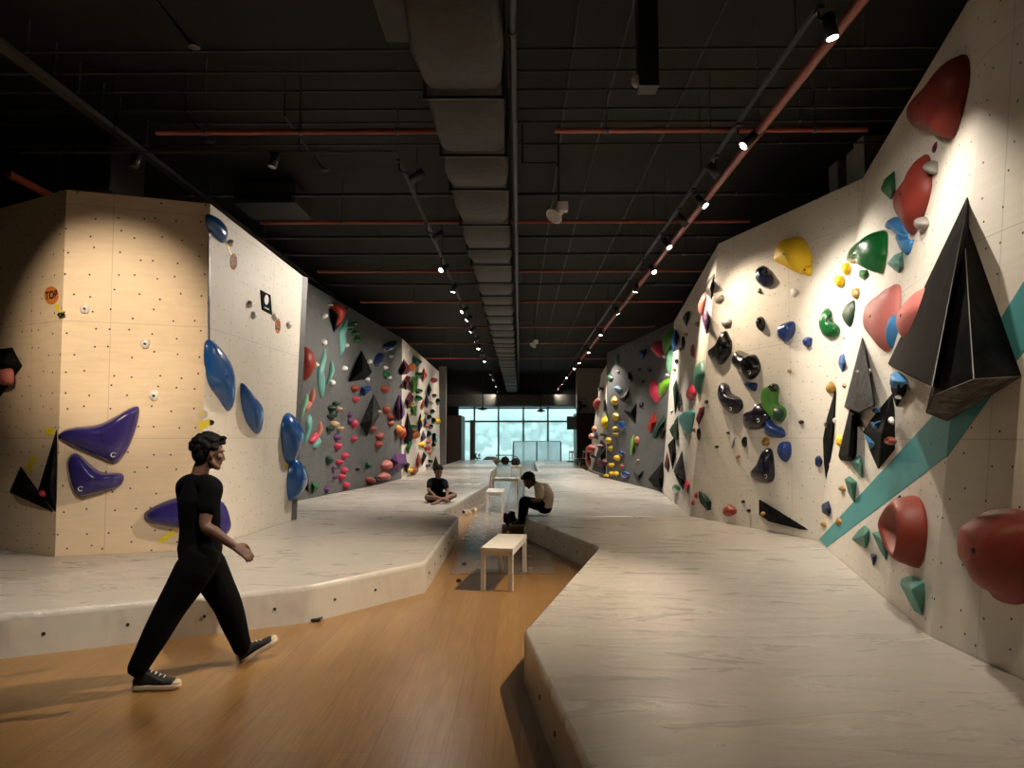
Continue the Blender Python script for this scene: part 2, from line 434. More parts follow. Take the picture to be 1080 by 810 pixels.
mat_slab('near left off-white crash mat below the plywood block, beside the walking person',
         [(-8, 4.45), (0, 648), (330, 617), (449, 592), (484, 545), (466.5, 539.5), (-5.1, 12.6), (-4.9, 11.7), (307, 549), (210, 580), (58, 587), (-6.9, 8.7), (-8.4, 9.2)],
         [((0, 648), (330, 617), .55), ((330, 617), (449, 592), .5), ((449, 592), (484, 545), .55), ((-8, 4.45), (0, 648), .6)])
mat_slab('middle left crash mat carrying the cross-legged sitter',
         [(466, 539), (516, 511), (-3.9, 19.85), (310, 528.6), (-4.95, 12.66)], [((466, 539), (516, 511), .6)])
mat_slab('farthest left crash mat by the colourful pale wall',
         [(516, 510.5), (518, 497), (524, 491.5), (-1.6, 42), (-3.5, 42), (-3.62, 32.5), (423.5, 504.6), (-3.92, 19.95)], [])

# grey protective floor boards in the aisle
tp = None
for r in range(20):
    for cidx in range(2):
        x = -.86 + cidx * .62; y = 9.0 + r * .92
        if tp is None:
            tp = obj('floor_board', box(B_(), -.305, .305, -.455, .455, 0, .008, .003), TILE)
            o = tp
        else:
            o = tp.copy(); COL.objects.link(o)
        o.location = (x + (.35 if r < 3 else .25), y, 0)
        tag(o, 'grey protective board laid in the aisle floor between the crash mats', 'floor board', 'grey floor boards in the aisle')
for u, v, lb in ((490, 596, 'small black clip on the aisle floor beyond the bench shadow'), (484, 614, 'small black clip lying in the bench shadow'),
                 (326, 655, 'black wedge poking out under the left crash mat edge')):
    p = az(u, v, 0); s = .045 if u < 400 else .03
    bm = box(B_(), -s * (2.4 if u < 400 else 1), s * (2.4 if u < 400 else 1), -s * 1.1, s * 1.1, 0, .02, .006)
    box(bm, -s * .5, s * .5, -s * .6, s * .6, .02, .028)
    tag(obj('floor_clip', bm, BLACKM, loc=None), lb, 'clip').location = (p.x, p.y, .009)

# ------------------------------------------------------------------ holds
def catmull(P, n):
    out = []; m = len(P); per = max(2, n // m)
    for i in range(m):
        a, b, c, d = P[i - 1], P[i], P[(i + 1) % m], P[(i + 2) % m]
        for k in range(per):
            t = k / per
            out.append(.5 * ((2 * b) + (c - a) * t + (2 * a - 5 * b + 4 * c - d) * t * t + (3 * b - a - 3 * c + d) * t ** 3))
    return out
HOLDS = []   # every hold with the words that describe it; labels are finished below
def reg(o, words, key, col, uv, cat='climbing hold', group=None):
    o['category'] = cat
    HOLDS.append((o, words, key, uv, group)); return o
WORD = {'R1': 'near right wall', 'R2': 'striped right wall', 'R3': 'pale right wall', 'R4': 'narrow pale right wall', 'R5': 'grey right wall', 'R6': 'far pale right wall',
        'L0': 'plywood wall', 'LA': 'plywood wall', 'LB': 'pale wall behind the walker', 'L1': 'grey left wall', 'L3': 'far pale left wall'}
def local(W, pts, h):
    q = [W_hit(W, u, v, h) - W.o for u, v in pts]
    return [V((p.dot(W.x), p.dot(W.y))) for p in q]
def to3(W, p, h): return W.o + W.x * p.x + W.y * p.y + W.n * h
def decor(o, W, c, h, kind, size):
    """bolt socket or maker's swirl on the face of a hold"""
    ctr = to3(W, c, h); loc = ctr - o.location
    bm = B_()
    if kind == 'bolt':
        tube(bm, loc - W.n * .02, loc + W.n * .004, size, seg=14)
        obj('bolt', bm, mat('bolt_steel', (.03, .03, .03), .4, metal=.6), o, 'dark steel mounting bolt')
    else:
        n = 22; prev = None
        for i in range(n):
            t = i / (n - 1); a = .6 + t * 5.0; r = size * (1 - .35 * t)
            p = loc + (W.x * math.cos(a) + W.y * math.sin(a)) * r
            if prev is not None: tube(bm, prev, p, size * .17, seg=6)
            prev = p
        obj('logo', bm, WHITE, o, 'small white swirl logo')
def across(key, pts):
    """a hold left of the crease sits on the pale wall, not on the striped one"""
    u = sum(p[0] for p in pts) / len(pts); v = sum(p[1] for p in pts) / len(pts)
    return 'R3' if key == 'R2' and u < 863 + 47 * (570 - v) / 382 - 3 else key
def blob(key, col, crop, pts, H, words, off=0, power=.55, dip=0, ctr=None, logo=None, bolt=None, name='climbing_hold', rim=0, kink=0, group=None):
    W = WALLS[key]
    if pts[0] == 'e':
        _, cx, cy, rx, ry = pts[:5]; rot = math.radians(pts[5]) if len(pts) > 5 else 0
        pts = []
        for i in range(8):
            a = i * PI / 4; wob = 1 + .10 * math.sin(i * 2.3 + cx)
            x, y = rx * math.cos(a) * wob, ry * math.sin(a) * wob
            pts.append((cx + x * math.cos(rot) - y * math.sin(rot), cy + x * math.sin(rot) + y * math.cos(rot)))
    P2 = px(crop, pts); key = across(key, P2); W = WALLS[key]
    L = local(W, P2, off + H * .3)
    big = H > .1
    n = 48 if big else 24
    R = catmull(L, n); n = len(R)
    c0 = sum(L, V((0, 0))) / len(L)
    uvc = (sum(p[0] for p in P2) / len(P2), sum(p[1] for p in P2) / len(P2))
    ct = local(W, [uvc], off + H * .8)[0] - c0; mr = min((p - c0).length for p in L) * .5
    if ct.length > mr: ct = ct.normalized() * mr
    c0 = c0 + ct
    if ctr: c0 = local(W, px(crop, [ctr]), off + H * .6)[0]
    K = 9 if big else 5
    bm = B_(); rings = []
    loc = to3(W, sum(L, V((0, 0))) / len(L), off)
    sc = [(1, -.01), (1, .12 * H)] if not rim else [(1, -.01), (1, rim), (.9, rim)]
    s0 = .985 if not rim else .87
    for k in range(1, K + 1):
        s = s0 * (1 - k / (K + .35)); hh = H * (1 - (s / s0) ** 2.1) ** power
        if dip: hh = H * (1 - (s / s0) ** 2.1) ** power * (1 - dip * max(0, 1 - (s / .62)) ** .6)
        sc.append((s, max(hh, .12 * H)))
    for s, hh in sc:
        ring = []
        for i, p in enumerate(R):
            q = c0 + (p - c0) * s
            z = hh
            if kink and s < .9: z *= 1 + kink * math.sin(3 * math.atan2(p.y - c0.y, p.x - c0.x) + 1) * (s if s > .2 else .2)
            ring.append(bm.verts.new(to3(W, q, off + z) - loc))
        rings.append(ring)
    for a, b in zip(rings, rings[1:]):
        for i in range(n):
            f = bm.faces.new((a[i], a[(i + 1) % n], b[(i + 1) % n], b[i])); f.smooth = True
    f = bm.faces.new(rings[-1]); f.smooth = True
    bm.faces.new(rings[0][::-1]); recalc(bm)
    o = obj(name, bm, hm(col)); o.location = loc
    reg(o, words, key, col, P2[0] if pts[0] != 'e' else P2[0], group=group)
    HOLDS[-1] = (o, words, key, (sum(p[0] for p in P2) / len(P2), sum(p[1] for p in P2) / len(P2)), group)
    top = sc[-1][1]
    if logo:
        decor(o, W, local(W, px(crop, [logo]), off + H * .9)[0], off + H * .93, 'logo', .028)
    if bolt or (big and bolt is None and not dip):
        decor(o, W, c0, off + top + .001, 'bolt', .014)
    return o
def vol(key, col, crop, verts, words, off=0, name='wooden_volume', matt=True, cat='climbing volume', group=None):
    """faceted convex volume: photo points each at its own height above the wall"""
    P = px(crop, verts); key = across(key, P); W = WALLS[key]
    pts = [W_hit(W, p[0], p[1], off + p[2]) for p in P]
    base = [p - W.n * (P[i][2]) for i, p in enumerate(pts) if P[i][2] > 0]
    loc = sum(pts, V()) / len(pts); loc = loc - W.n * ((loc - W.o).dot(W.n) - off)
    bm = B_()
    for p in pts: bm.verts.new(p - loc)
    for p in pts:
        h = (p - W.o).dot(W.n) - off
        if h < 1e-4: bm.verts.new(p - loc - W.n * .01)
    r = bmesh.ops.convex_hull(bm, input=bm.verts)
    bmesh.ops.delete(bm, geom=[g for g in r['geom_interior'] if isinstance(g, bmesh.types.BMVert)], context='VERTS')
    bmesh.ops.dissolve_limit(bm, angle_limit=.02, verts=bm.verts, edges=bm.edges)
    bmesh.ops.bevel(bm, geom=list(bm.edges), offset=.006, segments=1, affect='EDGES')
    recalc(bm)
    m = VOLM if (matt and col in ('black', 'charcoal')) else hm(col, True)
    if col == 'charcoal': m = VOLG
    o = obj(name, bm, m); o.location = loc
    reg(o, words, key, col, P[0], cat)
    HOLDS[-1] = (o, words, key, (sum(p[0] for p in P) / len(P), sum(p[1] for p in P) / len(P)), group)
    return o
def mk_vol(name, a, b):
    k = NT(name); tc = k.n('TexCoord').outputs['Object']
    n = k.n('TexNoise', {'Vector': tc, 'Scale': 6, 'Detail': 10, 'Roughness': .8}).outputs[0]
    n2 = k.n('TexNoise', {'Vector': tc, 'Scale': 45, 'Detail': 6, 'Roughness': .8}).outputs[0]
    c = k.ramp(n, [(.45, a), (.72, b)])
    s_ = k.out(c, .7, n2, .002, .5); k.b.inputs['Specular IOR Level'].default_value = .05; return s_
VOLM = mk_vol('black_wood_volume', (.003, .003, .003), (.018, .0175, .017))
VOLG = mk_vol('charcoal_wood_volume', (.018, .018, .019), (.085, .085, .085))
def H_(crop, raw): return raw

# ---- near right wall + striped wall
vol('R2', 'black', 'P', [(1020, 207, 0), (936, 384, 0), (1002, 405, 0), (1022, 300, 0), (983, 408, .34), (962, 398, .12), (1017, 232, .10)], 'tall black wedge volume left half of the biggest pair')
vol('R1', 'black', 'P', [(1021, 238, 0), (1077, 397, 0), (999, 445, .03), (1024, 420, 0), (976, 436, .26), (984, 417, .42), (1027, 400, .46), (1018, 262, .12)], 'biggest black pyramid volume with worn, lit-painted grey underside, right half of the pair')
VOL_WORN_LIT = mk_vol('worn_lit_underside', (.06, .052, .043), (.30, .27, .23))  # paler tone paints the light on the underside together with its wear
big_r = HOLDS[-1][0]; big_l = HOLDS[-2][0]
big_r.data.materials.append(VOL_WORN_LIT)
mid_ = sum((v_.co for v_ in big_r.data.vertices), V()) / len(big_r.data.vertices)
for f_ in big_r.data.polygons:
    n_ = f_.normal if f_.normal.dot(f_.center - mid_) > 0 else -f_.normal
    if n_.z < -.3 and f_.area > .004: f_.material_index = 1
def wear(o, key, a, b):  # thin pale tube paints an edge highlight along with the chipping
    W = WALLS[key]; p = W_hit(W, a[0], a[1], a[2]); q = W_hit(W, b[0], b[1], b[2])
    obj('worn_edge_highlight', tube(B_(), p - o.location, q - o.location, .0032, seg=6), mat('chipped_edge_highlight', (.22, .21, .20), .8), o, 'pale chipped edge with painted highlight')
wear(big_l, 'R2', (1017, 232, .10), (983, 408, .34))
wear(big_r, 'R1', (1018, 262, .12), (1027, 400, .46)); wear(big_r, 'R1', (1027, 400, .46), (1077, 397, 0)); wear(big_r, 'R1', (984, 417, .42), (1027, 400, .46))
blob('R1', 'brick', 'J', [(444, 360), (455, 312), (500, 283), (560, 274), (612, 288), (655, 318), (668, 400), (652, 500), (605, 556), (560, 566), (515, 545), (488, 500), (463, 462), (444, 430)], .26, 'huge brick-red bulging hold low on the near right wall', rim=.03, power=.42, kink=.04)
blob('R2', 'dark_red', 'H', [(450, 132), (468, 165), (465, 250), (435, 380), (408, 443), (378, 430), (358, 412), (310, 412), (283, 380), (285, 335), (320, 285), (375, 230), (415, 180)], .20, 'large dark red heart-shaped hold at the top of the striped wall', power=.45)
blob('R2', 'dark_red', 'H', [(320, 503), (333, 520), (338, 570), (335, 640), (310, 730), (285, 785), (268, 800), (256, 775), (238, 730), (232, 680), (245, 640), (275, 590), (300, 530)], .16, 'long brownish red hold with scuffed belly below the heart-shaped one', kink=.15)
blob('R2', 'grey', 'H', ['e', 357, 552, 17, 27], .08, 'grey knob hold beside the long brownish red one')
blob('R2', 'grey', 'H', ['e', 323, 760, 17, 28], .08, 'grey knob hold under the long brownish red one')
blob('R2', 'maroon', 'H', ['e', 371, 478, 6, 22, 15], .02, 'tiny dark red ring hold under the heart-shaped one')
vol('R2', 'green', 'H', [(222, 562, 0), (225, 620, 0), (208, 672, 0), (188, 652, 0), (170, 635, 0), (185, 595, 0), (205, 610, .10), (212, 640, .08)], 'dark green fin hold near the top of the striped wall', name='climbing_hold', cat='climbing hold')
blob('R2', 'sky', 'H', [(188, 768), (203, 742), (232, 735), (257, 765), (264, 808), (244, 806), (232, 778), (205, 782)], .08, 'curved sky-blue hold left of the brownish red one')
blob('R2', 'sky', 'I', [(293, 42), (312, 72), (327, 78), (308, 127), (287, 88), (276, 62)], .07, 'hourglass-shaped sky-blue hold under the curved blue one')
vol('R2', 'aqua', 'I', [(297, 113, 0), (298, 160, 0), (285, 190, 0), (265, 175, 0), (243, 155, 0), (270, 125, 0), (282, 152, .09)], 'aqua green fin hold between big green and blue holds', name='climbing_hold', cat='climbing hold')
blob('R2', 'green', 'I', [(216, 40), (222, 100), (212, 165), (202, 190), (183, 168), (150, 162), (122, 152), (135, 110), (165, 70)], .22, 'large glossy green cap-shaped hold on the striped wall', kink=.1)
vol('R2', 'green', 'I', [(150, 178, 0), (178, 175, 0), (178, 195, 0), (168, 216, 0), (148, 200, 0), (165, 190, .06)], 'small green hold tucked under the large green cap', name='climbing_hold', cat='climbing hold')
blob('R2', 'yellow', 'I', ['e', 103, 172, 13, 22], .07, 'upper small yellow hold left of the large green cap')
blob('R2', 'yellow', 'I', ['e', 79, 215, 16, 21], .07, 'lower small yellow hold left of the large green cap')
blob('R2', 'gold', 'I', ['e', 136, 257, 11, 20], .06, 'small ochre hold below the large green cap')
blob('R2', 'pink', 'I', [(262, 225), (272, 250), (268, 330), (250, 420), (228, 456), (205, 430), (172, 385), (168, 340), (180, 290), (225, 250)], .16, 'large salmon pink slab hold left of the biggest black volumes')
blob('R2', 'pink', 'I', [(366, 238), (372, 300), (340, 380), (310, 420), (288, 400), (285, 350), (298, 312), (328, 268)], .12, 'salmon pink hold half hidden behind the tall black wedge')
blob('R2', 'sky', 'I', [(272, 300), (279, 350), (266, 410), (252, 446), (247, 400), (250, 340)], .08, 'thin blue hold against the side of the large pink slab')
blob('R2', 'green', 'I', [(8, 345), (33, 307), (50, 322), (46, 345), (75, 372), (73, 400), (45, 414), (18, 395)], .10, 'green kidney-shaped hold left of the pink slab')
blob('R2', 'dark_green', 'I', [(129, 284), (126, 340), (112, 373), (94, 345), (95, 320), (110, 290)], .07, 'dark green half-moon hold between kidney and pink slab')
blob('R2', 'white', 'I', ['e', 93, 400, 9, 14], .03, 'pale translucent button hold above the charcoal pyramid')
vol('R2', 'blue', 'I', [(97, 462, 0), (104, 495, 0), (92, 530, 0), (74, 495, 0), (80, 470, 0), (90, 495, .07)], 'small blue wedge hold left of the charcoal pyramid', name='climbing_hold', cat='climbing hold')
blob('R2', 'gold', 'I', ['e', 50, 580, 16, 20], .06, 'ochre knob at the top tip of the tall black spindle')
blob('R2', 'tan', 'I', ['e', 97, 572, 6, 8], .03, 'tiny tan hold beside the charcoal pyramid')
vol('R2', 'charcoal', 'I', [(160, 405, 0), (203, 640, 0), (200, 640, .2), (150, 664, .22), (98, 645, 0), (110, 650, .1), (158, 430, .03)], 'charcoal pointed pyramid volume with small holds on it')
blob('R2', 'green', 'U', ['e', 184, 210, 10, 7], .03, 'tiny green hold screwed on the charcoal pyramid', off=.08)
blob('R2', 'white', 'U', ['e', 223, 207, 5, 12], .03, 'tiny white hold on the charcoal pyramid', off=.06)
vol('R2', 'sky', 'U', [(205, 292, 0), (228, 288, 0), (212, 322, 0), (214, 300, .04)], 'small blue hold screwed on the charcoal pyramid', off=.14, name='climbing_hold', cat='climbing hold')
vol('R2', 'black', 'U', [(145, 370, 0), (176, 382, 0), (166, 585, 0), (140, 594, 0), (105, 588, 0), (97, 570, 0), (140, 570, .14), (155, 400, .12)], 'black tapering volume right under the charcoal pyramid')
vol('R3', 'black', 'U', [(86, 278, 0), (91, 450, 0), (76, 600, 0), (50, 730, 0), (35, 600, 0), (31, 500, 0), (45, 420, 0), (70, 480, .16)], 'tall black spindle-shaped volume beside the crease')
blob('R3', 'white', 'U', ['e', 80, 420, 5, 12], .03, 'upper tiny white hold on the black spindle', off=.1)
blob('R3', 'white', 'U', ['e', 64, 608, 6, 10], .03, 'lower tiny white hold on the black spindle', off=.06)
blob('R3', 'grey', 'U', ['e', 42, 435, 6, 14], .03, 'tiny grey hold on the left side of the black spindle', off=.05)
vol('R2', 'black', 'U', [(320, 220, 0), (345, 213, 0), (387, 255, 0), (385, 300, 0), (345, 362, 0), (322, 290, 0), (352, 270, .14)], 'small black volume under the tall wedge, blue hold on top')
blob('R2', 'sky', 'U', [(330, 215), (352, 220), (382, 252), (362, 266), (342, 282), (322, 270)], .06, 'sky-blue hold on the small black volume', off=.1)
vol('R2', 'black', 'U', [(327, 303, 0), (337, 370, 0), (338, 545, 0), (268, 630, 0), (232, 550, 0), (204, 465, 0), (240, 410, 0), (285, 470, .17)], 'black diamond-shaped volume dotted with blue and red holds')
vol('R2', 'sky', 'U', [(233, 425, 0), (277, 420, 0), (262, 455, 0), (243, 452, 0), (253, 435, .05)], 'upper blue triangle hold on the black diamond', off=.1, name='climbing_hold', cat='climbing hold')
vol('R2', 'sky', 'U', [(207, 474, 0), (263, 520, 0), (230, 541, 0), (230, 510, .05)], 'lower blue triangle hold on the black diamond', off=.06, name='climbing_hold', cat='climbing hold')
blob('R2', 'white', 'U', ['e', 321, 420, 5, 16], .03, 'thin white hold on the black diamond', off=.07)
blob('R2', 'white', 'U', ['e', 352, 320, 7, 9], .03, 'tiny white hold on the small black volume', off=.08)
blob('R2', 'brick', 'U', ['e', 315, 506, 17, 17], .05, 'round red hold on the black diamond', off=.09, dip=.6)
blob('R2', 'blue', 'U', ['e', 258, 378, 11, 12], .04, 'tiny blue hold at the upper edge of the black diamond', off=.03)
def fin(key, col, crop, poly, apex, words, h=.09):
    return vol(key, col, crop, [(x, y, 0) for x, y in poly] + [(apex[0], apex[1], h)], words, name='climbing_hold', cat='climbing hold')
fin('R2', 'aqua', 'U', [(190, 566), (199, 600), (196, 665), (165, 625), (143, 590)], (185, 600), 'upper aqua fin hold above the teal stripe', .10)
fin('R2', 'teal', 'U', [(145, 655), (175, 680), (167, 777), (140, 730), (124, 670)], (150, 685), 'lower aqua fin hold just above the teal stripe', .10)
blob('R2', 'gold', 'U', ['e', 113, 710, 10, 12], .05, 'ochre chip hold left of the lower aqua fin')
blob('R2', 'yellow', 'U', ['e', 100, 505, 8, 28], .05, 'yellow sliver hold between spindle and black tapering volume')
fin('R2', 'navy', 'J', [(40, 254), (48, 280), (41, 304), (20, 291), (16, 267)], (33, 278), 'navy nugget hold above the foot of the teal stripe', .08)
blob('R3', 'navy', 'J', ['e', 8, 135, 10, 18], .06, 'navy nugget hold left of the black spindle')
blob('R2', 'gold', 'J', ['e', 24, 327, 7, 9], .04, 'ochre chip hold under the navy nugget near the floor')
blob('R2', 'gold', 'J', ['e', 70, 318, 8, 13], .03, 'ochre chip hold on the teal stripe')
fin('R2', 'teal', 'J', [(150, 328), (163, 340), (160, 382), (150, 402), (130, 385), (109, 372), (130, 345)], (148, 362), 'left teal wedge hold of the pair below the stripe', .11)
fin('R2', 'teal', 'J', [(172, 352), (200, 345), (222, 355), (219, 400), (215, 438), (195, 405)], (202, 375), 'right teal wedge hold of the pair below the stripe', .10)
fin('R2', 'navy', 'J', [(166, 415), (186, 418), (182, 440), (175, 454)], (176, 430), 'small navy chip hold beneath the two teal wedges', .05)
fin('R2', 'aqua', 'J', [(262, 490), (290, 481), (331, 498), (333, 540), (326, 607), (300, 592), (257, 510)], (292, 525), 'large aqua wedge hold at the bottom of the striped wall', .13)
blob('R2', 'brick', 'J', [(277, 236), (297, 258), (309, 312), (306, 390), (284, 456), (250, 415), (225, 350), (217, 310), (235, 270), (255, 245)], .22, 'brick-red hooded pocket hold on the striped wall', dip=.75, ctr=(258, 372), power=.35)
fin('R2', 'black', 'J', [(259, 235), (255, 262), (233, 280), (242, 252)], (250, 258), 'black sliver hold poking out behind the hooded pocket hold', .05)

# ---- pale right wall
blob('R3', 'yellow', 'F', [(515, 132), (550, 140), (580, 190), (591, 240), (577, 290), (555, 310), (520, 298), (480, 275), (440, 252), (438, 210), (450, 170), (480, 142)], .26, 'large yellow balloon-shaped hold', power=.5)
blob('R3', 'yellow', 'F', ['e', 590, 292, 18, 28], .09, 'small round yellow hold beside the yellow balloon', bolt=True)
blob('R3', 'navy', 'F', [(370, 270), (388, 280), (393, 305), (415, 318), (419, 350), (395, 376), (365, 365), (345, 330), (348, 288)], .13, 'navy bean-shaped hold left of the yellow balloon')
blob('R3', 'grey', 'F', ['e', 364, 392, 9, 13], .04, 'small grey button hold under the navy bean')
blob('R3', 'white', 'F', ['e', 530, 398, 18, 22], .02, 'flat pale disc hold under the yellow balloon')
blob('R3', 'black', 'F', ['e', 367, 545, 17, 36, -5], .10, 'black oval hold left of the round blue one')
blob('R3', 'royal', 'F', [(480, 540), (515, 535), (524, 565), (515, 600), (485, 633), (455, 620), (448, 590), (455, 558)], .13, 'round royal blue hold under the pale disc')
blob('R3', 'royal', 'F', ['e', 589, 632, 19, 26, 15], .08, 'small blue oval hold right of the round royal blue one')
blob('R3', 'grey', 'F', [(150, 420), (165, 425), (185, 408), (194, 430), (175, 450), (154, 445)], .05, 'upper grey crescent hold near the corner')
blob('R3', 'grey', 'F', [(181, 535), (200, 540), (222, 525), (231, 545), (210, 563), (187, 558)], .05, 'lower grey crescent hold above the black teardrop')
blob('R3', 'black', 'F', [(195, 578), (213, 610), (224, 640), (215, 690), (180, 738), (150, 738), (125, 715), (119, 680), (160, 640), (180, 602)], .15, 'glossy black teardrop hold with pointed top')
blob('R3', 'black', 'F', [(255, 672), (300, 690), (335, 695), (355, 740), (350, 780), (315, 812), (275, 785), (240, 740), (236, 700)], .17, 'glossy black hooded hold right of the teardrop', kink=.25, logo=(318, 778))
blob('R3', 'tan', 'F', ['e', 505, 768, 8, 12], .04, 'lonely tan chip hold in the middle')
blob('R3', 'ink', 'G', [(160, 95), (185, 105), (200, 140), (240, 165), (247, 200), (225, 226), (195, 225), (165, 195), (149, 150), (150, 112)], .15, 'glossy black boomerang hold left of the green loop', logo=(205, 208))
blob('R3', 'navy', 'G', [(266, 92), (290, 92), (313, 100), (306, 131), (285, 125), (264, 105)], .09, 'small dark hold under the hooded black one')
blob('R3', 'ink', 'G', [(325, 182), (360, 215), (363, 250), (340, 285), (300, 298), (262, 290), (254, 250), (260, 225), (300, 205)], .15, 'dark rounded hold with white logo left of the green loop', logo=(323, 258))
blob('R3', 'leaf', 'G', [(343, 122), (380, 97), (400, 118), (397, 180), (427, 205), (429, 240), (405, 263), (378, 245), (350, 210), (338, 170)], .16, 'bright green curled hold amid the black ones', dip=.35, power=.4)
blob('R3', 'black', 'G', ['e', 382, 116, 17, 18], .07, 'black knob at the top of the green curled hold', off=.10)
blob('R3', 'dark_green', 'G', ['e', 405, 228, 20, 30], .08, 'dark green knob at the foot of the green curled hold', off=.09)
blob('R3', 'royal', 'G', [(362, 250), (390, 275), (425, 295), (429, 325), (400, 333), (365, 325), (344, 300), (350, 270)], .11, 'blue bean hold under the green curled one')
blob('R3', 'gold', 'G', ['e', 352, 348, 15, 20], .06, 'ochre knob above the lowest black teardrop', bolt=True)
blob('R3', 'royal', 'G', ['e', 431, 387, 26, 45], .12, 'tall blue oval hold right of the lowest black teardrop')
blob('R3', 'ink', 'G', [(350, 375), (372, 385), (380, 440), (381, 500), (365, 523), (325, 522), (292, 507), (287, 480), (315, 445), (335, 400)], .15, 'lowest glossy black teardrop hold', logo=(356, 497))
for x, y, a, b, wd in ((262, 348, 11, 24, 'small black peg hold left of the ochre knob'), (505, 264, 9, 10, 'small black peg hold right of the green curled one'), (145, 370, 6, 7, 'tiny black screw hold low on the left side'),
                       (193, 310, 5, 6, 'tiny black screw hold under the boomerang'), (101, 178, 6, 9, 'tiny black screw hold left of the boomerang'), (257, 604, 6, 7, 'upper tiny black screw hold right of the red disc'),
                       (281, 643, 7, 8, 'lower tiny black screw hold right of the red disc')):
    blob('R3', 'black', 'G', ['e', x, y, a, b], .05, wd)
fin('R3', 'grey', 'G', [(226, 324), (222, 352), (211, 381), (207, 370), (214, 342)], (217, 350), 'thin grey sliver hold left of the black peg', .03)
blob('R3', 'salmon', 'G', ['e', 235, 412, 11, 7, -30], .03, 'tiny salmon crescent hold under the grey sliver')
vol('R3', 'black', 'G', [(325, 592, 0), (360, 615, .04), (541, 726, 0), (500, 722, .03), (370, 690, .13), (330, 660, .08), (325, 660, 0)], 'long black triangular wedge volume just above the mat')
blob('R3', 'gold', 'G', ['e', 341, 656, 9, 9], .03, 'ochre chip on the corner of the long black wedge', off=.09)
blob('R3', 'brick', 'G', ['e', 196, 643, 26, 24], .10, 'round red hold low on the wall')
fin('R3', 'dark_green', 'G', [(69, 557), (95, 572), (123, 605), (121, 640), (105, 643), (75, 610), (67, 585)], (98, 602), 'dark green wedge hold low beside the corner', .11)
blob('R3', 'hot_pink', 'G', ['e', 56, 578, 6, 13], .04, 'upper tiny pink chip hold by the green wedge')
blob('R3', 'hot_pink', 'G', ['e', 43, 608, 7, 11], .04, 'lower tiny pink chip hold by the green wedge')
fin('R3', 'maroon', 'T', [(215, 225), (241, 218), (236, 255), (210, 311), (197, 280)], (220, 255), 'maroon cluster hold right at the corner', .07)
blob('R3', 'black', 'T', ['e', 210, 350, 8, 30], .05, 'small black drip-shaped hold at the corner')
blob('R3', 'salmon', 'T', ['e', 187, 332, 5, 12], .03, 'tiny salmon chip at the corner')

# ---- narrow pale right wall
def E_(key, col, crop, rows, H=.08, what='rounded'):
    for r in rows: blob(key, col, crop, ['e', *r], H, None)
def poly(key, col, crop, pts, H=.1, words=None): return blob(key, col, crop, pts, H, words)
def flt(key, col, crop, pts, h, words=None, name='climbing_hold', cat='climbing hold'):
    cx = sum(p[0] for p in pts) / len(pts); cy = sum(p[1] for p in pts) / len(pts)
    return vol(key, col, crop, [(x, y, 0) for x, y in pts] + [(cx, cy, h)], words, name=name, cat=cat, matt=(cat != 'climbing hold'))
flt('R4', 'black', 'S', [(335, 108), (332, 200), (316, 292), (300, 265), (269, 235), (275, 190), (300, 150)], .06, 'black tusk hold at the top')
poly('R4', 'pink', 'S', [(268, 235), (271, 290), (250, 387), (235, 375), (235, 320)], .09, 'pink crescent hold under the black tusk')
flt('R4', 'violet', 'S', [(283, 350), (299, 385), (298, 450), (280, 516), (262, 460), (249, 405), (266, 375)], .12, 'glossy dark violet jagged hold under the black tusk')
flt('R4', 'dark_green', 'S', [(166, 360), (161, 420), (148, 467), (124, 410), (140, 375)], .12, 'green triangular hold high up')
flt('R4', 'blue', 'S', [(80, 478), (87, 580), (65, 632), (47, 590), (55, 510)], .2, 'tall blue fin hold at the top far end')
for col, rows in {'black': [(128, 570, 8, 50), (84, 692, 8, 18)], 'tan': [(145, 520, 8, 15), (218, 448, 11, 18), (70, 745, 7, 12)], 'maroon': [(115, 612, 13, 12)], 'salmon': [(188, 628, 9, 48)]}.items():
    E_('R4', col, 'S', rows, .06)
poly('R4', 'teal', 'T', [(222, 0), (229, 60), (217, 120), (205, 161), (189, 100), (200, 40)], .12, 'long teal green lens-shaped hold beside the corner')
poly('R4', 'hot_pink', 'T', [(172, 115), (192, 132), (190, 172), (165, 190), (154, 165)], .1, 'bright pink hold left of the teal lens')
poly('R4', 'turquoise', 'T', [(150, 240), (180, 235), (180, 272), (160, 352), (140, 330), (121, 290), (125, 255)], .14, 'large turquoise hold at mid height')
flt('R4', 'dark_green', 'T', [(105, 88), (116, 140), (98, 262), (88, 130)], .1, 'slender dark green volume at mid height')
flt('R4', 'black', 'T', [(125, 153), (134, 200), (115, 242), (108, 200)], .1, 'slender black volume beside the dark green one')
flt('R4', 'dark_green', 'T', [(112, 262), (112, 380), (85, 362), (71, 330)], .14, 'dark green and black wedge volume', 'wooden_volume', 'climbing volume')
flt('R4', 'black', 'T', [(98, 362), (103, 430), (86, 522), (75, 430), (64, 400)], .12, 'black crooked volume below the dark green wedge', 'wooden_volume', 'climbing volume')
flt('R4', 'maroon', 'T', [(60, 430), (71, 470), (65, 532), (47, 500)], .1, 'dark maroon volume at the far foot', 'wooden_volume', 'climbing volume')
flt('R4', 'charcoal', 'T', [(131, 428), (151, 572), (91, 530)], .13, 'grey triangular volume above the mat', 'wooden_volume', 'climbing volume')
flt('R4', 'black', 'T', [(94, 535), (151, 577), (136, 617)], .1, 'black triangular volume under the grey one', 'wooden_volume', 'climbing volume')
flt('R4', 'hot_pink', 'T', [(150, 560), (169, 590), (155, 630), (136, 595)], .1, 'bright pink hold low near the mat')
E_('R4', 'green', 'T', [(102, 610, 15, 22)], .08)
E_('R4', 'white', 'T', [(92, 300, 5, 9), (82, 240, 5, 9)], .05)

